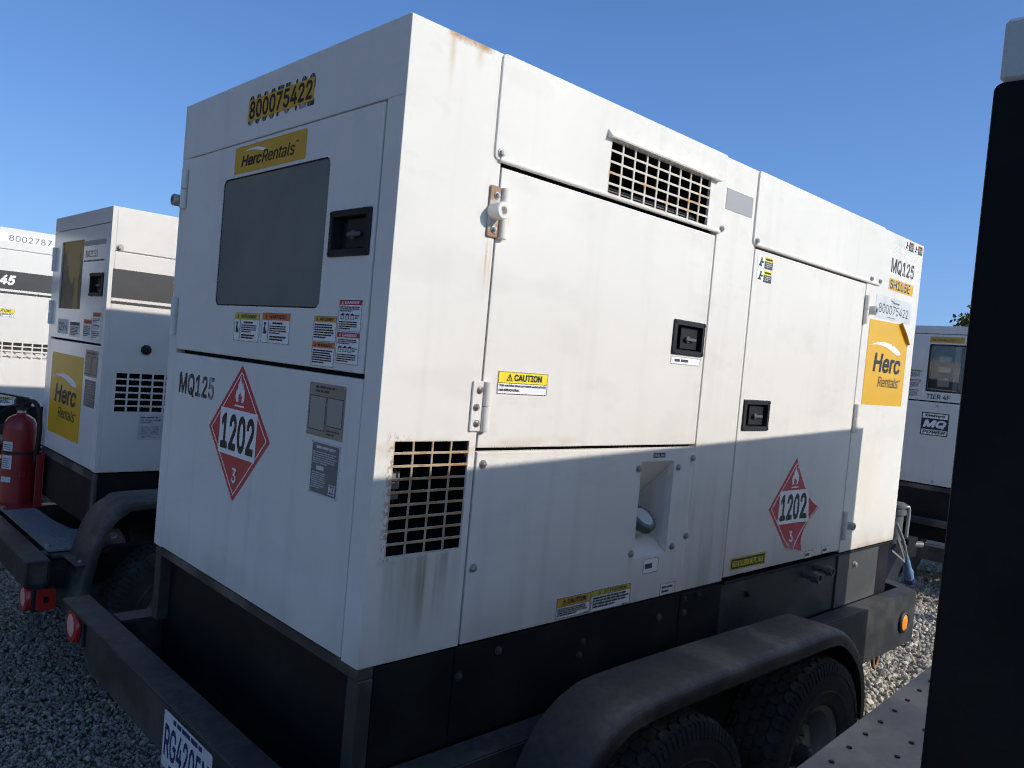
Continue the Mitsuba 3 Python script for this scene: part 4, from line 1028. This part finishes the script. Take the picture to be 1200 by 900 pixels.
# checker plate step between bumper and tank
cp = Polygon([(-0.178, -0.062), (0.05, -0.066), (0.03, 0.28), (0.005, 0.31), (-0.02, 0.50), (-0.03, WD), (-0.178, WD)])
stp = part(TD, 'step_plate')
put(stp, 'plate', ext(cp, -0.292, 0.008), CHECK, FD0)
rows, rng = [], np.random.default_rng(2)
lz = loft([[[-0.011, 0, 0], [0, -0.003, 0], [0.011, 0, 0], [0, 0.003, 0]], [[-0.007, 0, 0.0018], [0, -0.0015, 0.0018], [0.007, 0, 0.0018], [0, 0.0015, 0.0018]]])
for i in range(10):
    for j in range(46):
        x, y = -0.17 + i * 0.021, -0.05 + j * 0.0205
        if cp.buffer(-0.01).contains(Polygon([(x, y), (x + .001, y), (x, y + .001)])):
            rows.append(move(lz, loc(x, y, -0.2842, yaw=45 if (i + j) % 2 else -45)))
put(stp, 'tread_pattern', join(*rows), CHECK, FD0)
for x, y in ((-0.165, 0.0), (-0.165, 0.85)):
    put(stp, 'bolt', BIGBOLT, STEEL, FD0 @ loc(x, y, -0.284))
put(stp, 'edge_tube', tube([[-0.17, -0.075, -0.312], [0.06, -0.075, -0.312]], 0.016, 12, 1), FRAMEM, FD0, smooth=40)
bk = part(TD, 'bracket')
put(bk, 'top', bar(-0.128, -0.285, -0.312, -0.075, -0.04, -0.302), FENDERM, FD0)
put(bk, 'web', bar(-0.105, -0.22, -0.44, -0.095, -0.05, -0.313), FRAMEM, FD0)
bolt(bk, FD0, -0.10, -0.24, -0.302)
# extinguisher and its holder
FX = FD0 @ loc(-0.085, 0.985, -0.284)
XT = thing('fire_extinguisher', 'red fire extinguisher with a black hose standing at the left edge on a trailer step', 'fire extinguisher')
put(XT, 'cylinder', lathe([[0, 0.006], [0.070, 0.006], [0.076, 0.002], [0.078, 0.012], [0.078, 0.395], [0.074, 0.43], [0.060, 0.455], [0.038, 0.470], [0.026, 0.474], [0.022, 0.484], [0, 0.484]], 44), EXTRED, FX, smooth=45)
put(XT, 'neck', move(cyl(0.021, 0.03, 24), loc(0, 0, 0.478)), ZINC, FX, smooth=35)
put(XT, 'valve', join(move(cyl(0.026, 0.06, 20), loc(0, 0, 0.497)), bar(-0.034, -0.024, 0.515, 0.040, 0.024, 0.562, 0.006)), PLASTIC, FX, smooth=30)
hv = np.array([[0, 1.0, 0, 0], [-1, 0, 0, 0], [0, 0, 1, 0], [0, 0, 0, 1]])
FH = FX @ loc(0, 0, -0.026, yaw=55)
put(XT, 'handle', loft([[[-0.015, y, 0.595], [0.02, y, 0.592], [0.02, y, 0.583], [-0.015, y, 0.583]] for y in (-0.02,)] + [[[-0.02, y, z + .008], [0.02, y, z + .008], [0.02, y, z], [-0.02, y, z]] for y, z in ((0.03, 0.592), (0.09, 0.600), (0.145, 0.602))]), PLASTIC, FH, smooth=30)
put(XT, 'lever', loft([[[-0.016, y, z + .008], [0.016, y, z + .008], [0.016, y, z], [-0.016, y, z]] for y, z in ((0.0, 0.558), (0.06, 0.535), (0.12, 0.485), (0.155, 0.455))]), PLASTIC, FH, smooth=30)
put(XT, 'hose', tube([[0.01, -0.02, 0.530], [0.035, -0.07, 0.552], [0.052, -0.118, 0.515], [0.060, -0.128, 0.43], [0.060, -0.118, 0.34], [0.058, -0.085, 0.22]], 0.012, 12), PLASTIC, FX, smooth=50)
put(XT, 'strap', lathe([[0.0785, 0.268], [0.0805, 0.268], [0.0805, 0.282], [0.0785, 0.282], [0.0785, 0.268]], 44), PLASTIC, FX, smooth=35)
def wrap(a0, a1, z0, z1, r):
    n = 8
    q = [(math.radians(a0 + (a1 - a0) * i / n)) for i in range(n + 1)]
    v = [[r * math.cos(t), r * math.sin(t), z] for t in q for z in (z0, z1)]
    f = []
    for i in range(n):
        f += [[2 * i, 2 * i + 2, 2 * i + 3], [2 * i, 2 * i + 3, 2 * i + 1]]
    return trimesh.Trimesh(v, f, process=False)
for z0, z1 in ((0.285, 0.335), (0.19, 0.262), (0.12, 0.15)):
    tg3 = part(XT, 'label')
    put(tg3, 'sheet', wrap(190, 235, z0, z1, 0.0786), LABELG, FX, smooth=True)
    if z1 - z0 > 0.04:
        put(tg3, 'small_print', join(*[wrap(195, 228 - 4 * (i % 2), z0 + .008 + i * .011, z0 + .012 + i * .011, 0.0789) for i in range(int((z1 - z0 - .01) / .011))]), GREYPR, FX, smooth=True)
hb = part(TD, 'extinguisher_holder', 'red extinguisher holder with a clamp band')
FXB = FX
put(hb, 'back', join(bar(0.078, -0.170, 0.0, 0.084, 0.085, 0.285), bar(0.045, -0.170, 0.0, 0.0775, -0.164, 0.280)), EXTRED, FXB)
put(hb, 'base', bar(-0.088, -0.172, -0.0, 0.084, 0.090, 0.005), EXTRED, FXB)
put(hb, 'band', lathe([[0.0795, 0.150], [0.083, 0.150], [0.083, 0.178], [0.0795, 0.178], [0.0795, 0.150]], 44), EXTRED, FXB, smooth=35)
put(hb, 'clasp', bar(-0.012, -0.100, 0.148, 0.016, -0.081, 0.182), EXTRED, FXB)
tgx = thing('tag_wire', 'thin pale wire loop hanging from the extinguisher clamp at the left edge', 'wire')
put(tgx, 'wire', tube([[-0.088, -0.02, 0.165], [-0.12, -0.03, 0.15], [-0.135, -0.035, 0.10], [-0.115, -0.045, 0.075], [-0.09, -0.04, 0.10]], 0.0025, 6), WHITEP, FX, smooth=50)

# ---- third generator, behind at the far left, seen side on
XE, YE = -0.55, 5.15
FE0, FE = loc(XE, YE, GROUND), loc(XE, YE, GROUND + 0.055)
Eg = thing('generator', 'sunlit white generator at far left numbered 8002787, seen from its long side', 'generator', 'white generators parked in rows')
ve = (0.60, 0.345, 1.35, 0.46)
RE, SE = small_gen(Eg, FE, 2.3, 0.95, 1.272, 0.125, DULL, [(-0.765, 0.735, -0.390, 1.075)], [ve], seam=1.122, z_top=1.19, stripe=False)
put(Eg, 'window', panel(-0.77, 0.73, -0.385, 1.08, 0.003, 0, d=-0.004), AMBER, RE)
put(Eg, 'grille', grille(*ve, 12, 4, 0.009, 0.009, d=-0.001), DULL, SE)
slope = sheet([[ve[0] - .01, ve[1] - .01, -0.004], [ve[2] + .01, ve[1] - .01, -0.004], [ve[2] + .01, ve[1] + .055, -0.10], [ve[0] - .01, ve[1] + .055, -0.10]])
put(Eg, 'louvre_slat', slope, DULL, SE)
put(Eg, 'louvre_slat', panel(ve[0] - .01, ve[1] + .05, ve[2] + .01, ve[3] + .01, 0.003, 0, d=-0.10), TAGM, SE)
sticker(Eg, 'number_strip', SE, rpoly(0.79, 1.172, 1.32, 1.236), WHITEP, [('lettering', text('8002787', 0.845, 1.182, 1.115, 1.224, False), GREYPR)])
sticker(Eg, 'stripe', SE, rpoly(0.03, 0.838, 2.27, 0.968), STRIPE, [('lettering', text('-45', 0.765, 0.868, 0.905, 0.938, True, 0.05, 0.25), WHITEP)])
sticker(Eg, 'stripe', SE, rpoly(0.03, 0.806, 2.27, 0.822), STRIPE)
caution(Eg, SE, 0.73, 0.640, 0.908, 0.697, 0.028, 'CAUTION', None, 0.0003, 31, 3)
caution(Eg, SE, 0.74, 0.004, 0.935, 0.064, 0.018, 'ATTENTION', None, 0.0003, 32, 3, OLIVE)
TE = thing('trailer', 'black trailer under the sunlit generator at far left, behind the extinguisher', 'trailer', 'black trailers under the generators')
small_trailer(TE, FE0, 2.3, 0.95, -0.072, -0.20, -0.28, 0.16, arc(0.55, 1.65, -0.14, -0.52), (1.10,))

# ---- fourth generator, right of the gap in the background
XC, YC = 6.0, 0.10
FC0, FC = loc(XC, YC, GROUND), loc(XC, YC, GROUND)
Cg = thing('generator', 'shaded white generator in the right gap, marked TIER 4F below its gauge window', 'generator', 'white generators parked in rows')
wc = (-0.785, 0.772, -0.30, 1.146)
RC, SC = small_gen(Cg, FC, 2.4, 0.98, 1.305, 0.45, DULL, [wc], [], z_mid=0.684, z_top=1.238, seam=1.12)
put(Cg, 'gauge_panel', panel(wc[0] - .005, wc[1] - .005, wc[2] + .005, wc[3] + .005, 0.003, 0, d=-0.07), BLACKP, RC)
put(Cg, 'window_post', panel(-0.60, wc[1], -0.565, wc[3], 0.03, 0.002, d=-0.02), SLATG, RC)
for u, v in ((-0.48, 1.04), (-0.40, 1.04), (-0.35, 1.04), (-0.48, 0.94), (-0.38, 0.94)):
    put(Cg, 'gauge', cyl(0.034, 0.012, 24), WHITEP if v > 1 else SLATG, RC @ loc(u, v, -0.07))
for v in (1.04, 0.95, 0.83):
    put(Cg, 'switch_plate', panel(-0.73, v - .02, -0.64, v + (.02 if v > .9 else .05), 0.004, 0.001, d=-0.063), TAGM, RC)
put(Cg, 'window', sheet([[wc[0] - .004, wc[1] - .004, -0.003], [wc[2] + .004, wc[1] - .004, -0.003], [wc[2] + .004, wc[3] + .004, -0.003], [wc[0] - .004, wc[3] + .004, -0.003]]), 'glass_pane', RC)
put(Cg, 'seal', ext(rpoly(wc[0] - .008, wc[1] - .008, wc[2] + .008, wc[3] + .008, .01).difference(rpoly(wc[0] + .004, wc[1] + .004, wc[2] - .004, wc[3] - .004)), 0.0005, 0.004), PLASTIC, RC)
sticker(Cg, 'company_sticker', RC, rpoly(-0.797, 1.168, -0.538, 1.216, 0.004), YELLOWD, [('lettering', text('HercRentals.com', -0.785, 1.180, -0.605, 1.204, True), GREYPR)], d0=0.0023)
put(Cg, 'lettering', ext(text('TIER 4F', -0.782, 0.704, -0.602, 0.743, True, 0.02), 0.0022, 0.0004), GREYPR, RC)
lg = (-0.800, 0.405, -0.592, 0.592)
sticker(Cg, 'maker_sticker', RC, rpoly(*lg), BLACKP,
        [('field', union_all([rpoly(lg[0] + .008, lg[1] + .140, lg[2] - .008, lg[3] - .008), rpoly(lg[0] + .008, lg[1] + .008, lg[2] - .008, lg[1] + .048)]), WHITEP),
         ('lettering', union_all([text('MQ', lg[0] + .016, lg[1] + .060, lg[2] - .016, lg[1] + .128, True, 0.05, 0.2)]), WHITEP),
         ('lettering', union_all([text('Denyo', lg[0] + .03, lg[1] + .148, lg[2] - .03, lg[3] - .014, True, 0.05), text('POWER', lg[0] + .016, lg[1] + .015, lg[2] - .016, lg[1] + .042, True, 0.04, 0.2)]), BLACKP)], d0=0.0013)
warning(Cg, RC, -0.925, 0.865, -0.835, 0.935, OLIVE, 'WARNING', seed=41, style=1, d0=0.0023)
warning(Cg, RC, -0.925, 0.780, -0.835, 0.855, REDP, 'DANGER', WHITEP, seed=42, style=1, d0=0.0023)
warning(Cg, RC, -0.925, 0.705, -0.845, 0.770, REDP, 'DANGER', WHITEP, seed=43, style=1, d0=0.0023)
bolt(Cg, RC, -0.69, 0.648, 0.001)
bolt(Cg, RC, -0.665, 0.03, 0.001)
TC = thing('trailer', 'dark trailer under the TIER 4F generator in the right gap', 'trailer', 'black trailers under the generators')
small_trailer(TC, FC0, 2.4, 0.98, -0.262, -0.44, -0.30, 0.18, arc(0.4, 1.5, -0.17, -0.5), (0.95,))
put(TC, 'crossbar', bar(-0.08, 0.0, -0.32, 0.0, 0.98, -0.27), FENDERM, FC0)

# ---- fifth generator, close at the right edge; it throws the shadow on the big one
FB = loc(-0.16, -1.203, GROUND, yaw=5.0)
Bg = thing('generator', 'near generator cut by the right edge, black rear cover under white roof band', 'generator', 'white generators parked in rows')
LB, WB, HB = 3.21, 1.1, 1.084
RB, SB = rearface(FB), sideface(FB)
# its left face, towards the big one, is local y = 0; the body runs to the right from there
put(Bg, 'body', bar(0.03, -WB + .006, -0.20, LB, -.006, HB - .062), NEARP, FB)
put(Bg, 'roof', bar(0.0, -WB, HB - .060, LB, 0.0, HB, 0.004), CAPG, FB)
put(Bg, 'rear_cover', panel(-0.004, -0.30, WB + .004, HB - .060, 0.03, 0.004, 0.008, d=0.001), COVERB, RB)
for x0, x1 in ((0.06, 1.1), (1.13, 2.15), (2.18, 3.18)):
    for y in (-0.006, -WB - .006):
        put(Bg, 'door', bar(x0, y, -0.16, x1, y + .012, HB - .10), NEARP, FB)
TB = thing('trailer', 'trailer at lower right with flat grey bolted deck beside the black cover', 'trailer', 'black trailers under the generators')
put(TB, 'deck', loft([at_z(np.array([[0.12, 0.012], [2.90, 0.012], [2.90, 0.348], [0.12, 0.440]]) + e, z) for z, e in ((-0.2, 0), (-0.104, 0), (-0.100, np.array([[.003, .003], [-.003, .003], [-.003, -.003], [.003, -.003]])))]), DECKM, FB)
for i in range(24):
    put(TB, 'bolt', cyl(0.0062, 0.003, 12), BLACK, FB @ loc(0.20 + i * 0.1065, 0.395 - i * .00352, -0.100))
    put(TB, 'bolt', cyl(0.0062, 0.003, 12), BLACK, FB @ loc(0.245 + i * 0.1065, 0.304 - i * .00352, -0.100))
put(TB, 'frame', frame_mesh(WB, 0.0, LB + .1, -0.46, -0.21, 0.07), FRAMEM, FB @ loc(0, -WB, 0))
FBL = FB
for x in (1.15, 2.0):
    wheel(TB, FBL, x, 0.20, -0.605, 1, False)
    wheel(TB, FBL, x, -WB - 0.20, -0.605, -1, False)
    put(TB, 'axle', move(tube([[0, -0.1, 0], [0, WB + 0.1, 0]], 0.035, 12), loc(x, -WB, -0.605)), FRAMEM, FBL, smooth=40)

# ==================================================================== tree beyond
def tree(x, y, h, seed=3):
    rng = np.random.default_rng(seed)
    k = thing('tree', 'yellowing tree top showing above the shaded TIER 4F generator', 'tree')
    limbs = [tube([[0, 0, 0], [0.1, 0.05, h * .3], [0.0, 0.1, h * .6], [0.1, 0, h * .9]], [0.16, 0.13, 0.09, 0.03], 9)]
    tips = []
    for i in range(34):
        z0 = h * rng.uniform(0.28, 0.88)
        a = rng.uniform(0, 2 * math.pi)
        r = h * 0.30 * (1.15 - z0 / h) * rng.uniform(0.6, 1.2)
        e = np.array([r * math.cos(a), r * math.sin(a), z0 + r * rng.uniform(0.3, 0.8)])
        limbs.append(tube([[0.05, 0.05, z0], e * [.5, .5, 0] + [0, 0, z0 + (e[2] - z0) * .35], e], [0.05, 0.03, 0.012], 6, 3))
        tips += [e, e * [.6, .6, 0] + [0, 0, z0 + (e[2] - z0) * .5]]
    put(k, 'trunk', join(*limbs), BARK, loc(x, y, 0), smooth=50)
    tips.append(np.array([0.1, 0, h * .93]))
    P = []
    for e in tips:
        n = int(rng.integers(70, 150))
        P.append(e + rng.normal(0, h * 0.045, (n, 3)) * [1, 1, .8])
    P = np.vstack(P)
    n = len(P)
    d = rng.normal(size=(n, 3))
    d /= np.linalg.norm(d, axis=1, keepdims=True)
    o = np.cross(d, rng.normal(size=(n, 3)))
    o /= np.linalg.norm(o, axis=1, keepdims=True)
    s = rng.uniform(0.05, 0.10, (n, 1))
    v = np.stack([P - d * s, P + o * s * .55, P + d * s, P - o * s * .55], 1).reshape(-1, 3)
    f = (np.array([[0, 1, 2], [0, 2, 3]])[None] + 4 * np.arange(n)[:, None, None]).reshape(-1, 3)
    tone = rng.uniform(0, 1, (n, 1))
    col = np.array([[0.07, 0.085, 0.022]]) * (1 - tone) + np.array([[0.26, 0.19, 0.05]]) * tone
    put(k, 'crown', trimesh.Trimesh(v, f, process=False), 'leaf_mix', loc(x, y, 0), color=np.repeat(col, 4, 0))
tree(27.0, 6.3, 4.9)

# the wood that closes the yard behind the camera to the left (it shows in the glossy paint of the second generator)
def wood(seed=8):
    rng = np.random.default_rng(seed)
    trunks, P = [], []
    for a in np.radians(np.arange(91, 127, 3.0)):
        d = rng.uniform(11, 16)
        x, y, h = -1 + d * math.cos(a), -1.4 + d * math.sin(a), rng.uniform(7.5, 11)
        trunks.append(tube([[x, y, 0], [x + .2, y, h * .4], [x, y + .2, h * .8]], [0.2, 0.15, 0.06], 7, 2))
        n = 2600
        q = rng.normal(size=(n, 3))
        q /= np.linalg.norm(q, axis=1, keepdims=True)
        P.append(np.array([x, y, h * .52]) + q * rng.uniform(0.25, 1, (n, 1)) ** 0.5 * [2.1, 2.1, h * .5])
    P = np.vstack(P)
    n = len(P)
    d = rng.normal(size=(n, 3))
    d /= np.linalg.norm(d, axis=1, keepdims=True)
    o = np.cross(d, rng.normal(size=(n, 3)))
    o /= np.linalg.norm(o, axis=1, keepdims=True)
    sz = rng.uniform(0.12, 0.3, (n, 1))
    v = np.stack([P - d * sz, P + o * sz * .6, P + d * sz, P - o * sz * .6], 1).reshape(-1, 3)
    f = (np.array([[0, 1, 2], [0, 2, 3]])[None] + 4 * np.arange(n)[:, None, None]).reshape(-1, 3)
    put(None, 'wood', join(trimesh.Trimesh(v, f, process=False), *trunks), 'wood_leaf')
    labels['wood'] = {'label': 'brown autumn wood closing the yard beyond its left end', 'category': 'wood', 'kind': 'stuff'}
mat('wood_leaf', lambda p, n, uv: MIX(C3(0.06, 0.055, 0.025), C3(0.17, 0.10, 0.045), mikit.cell_rand(dr.floor(p.x * 2.5), dr.floor(p.y * 2.5), dr.floor(p.z * 2.5))), 0.8)
wood()
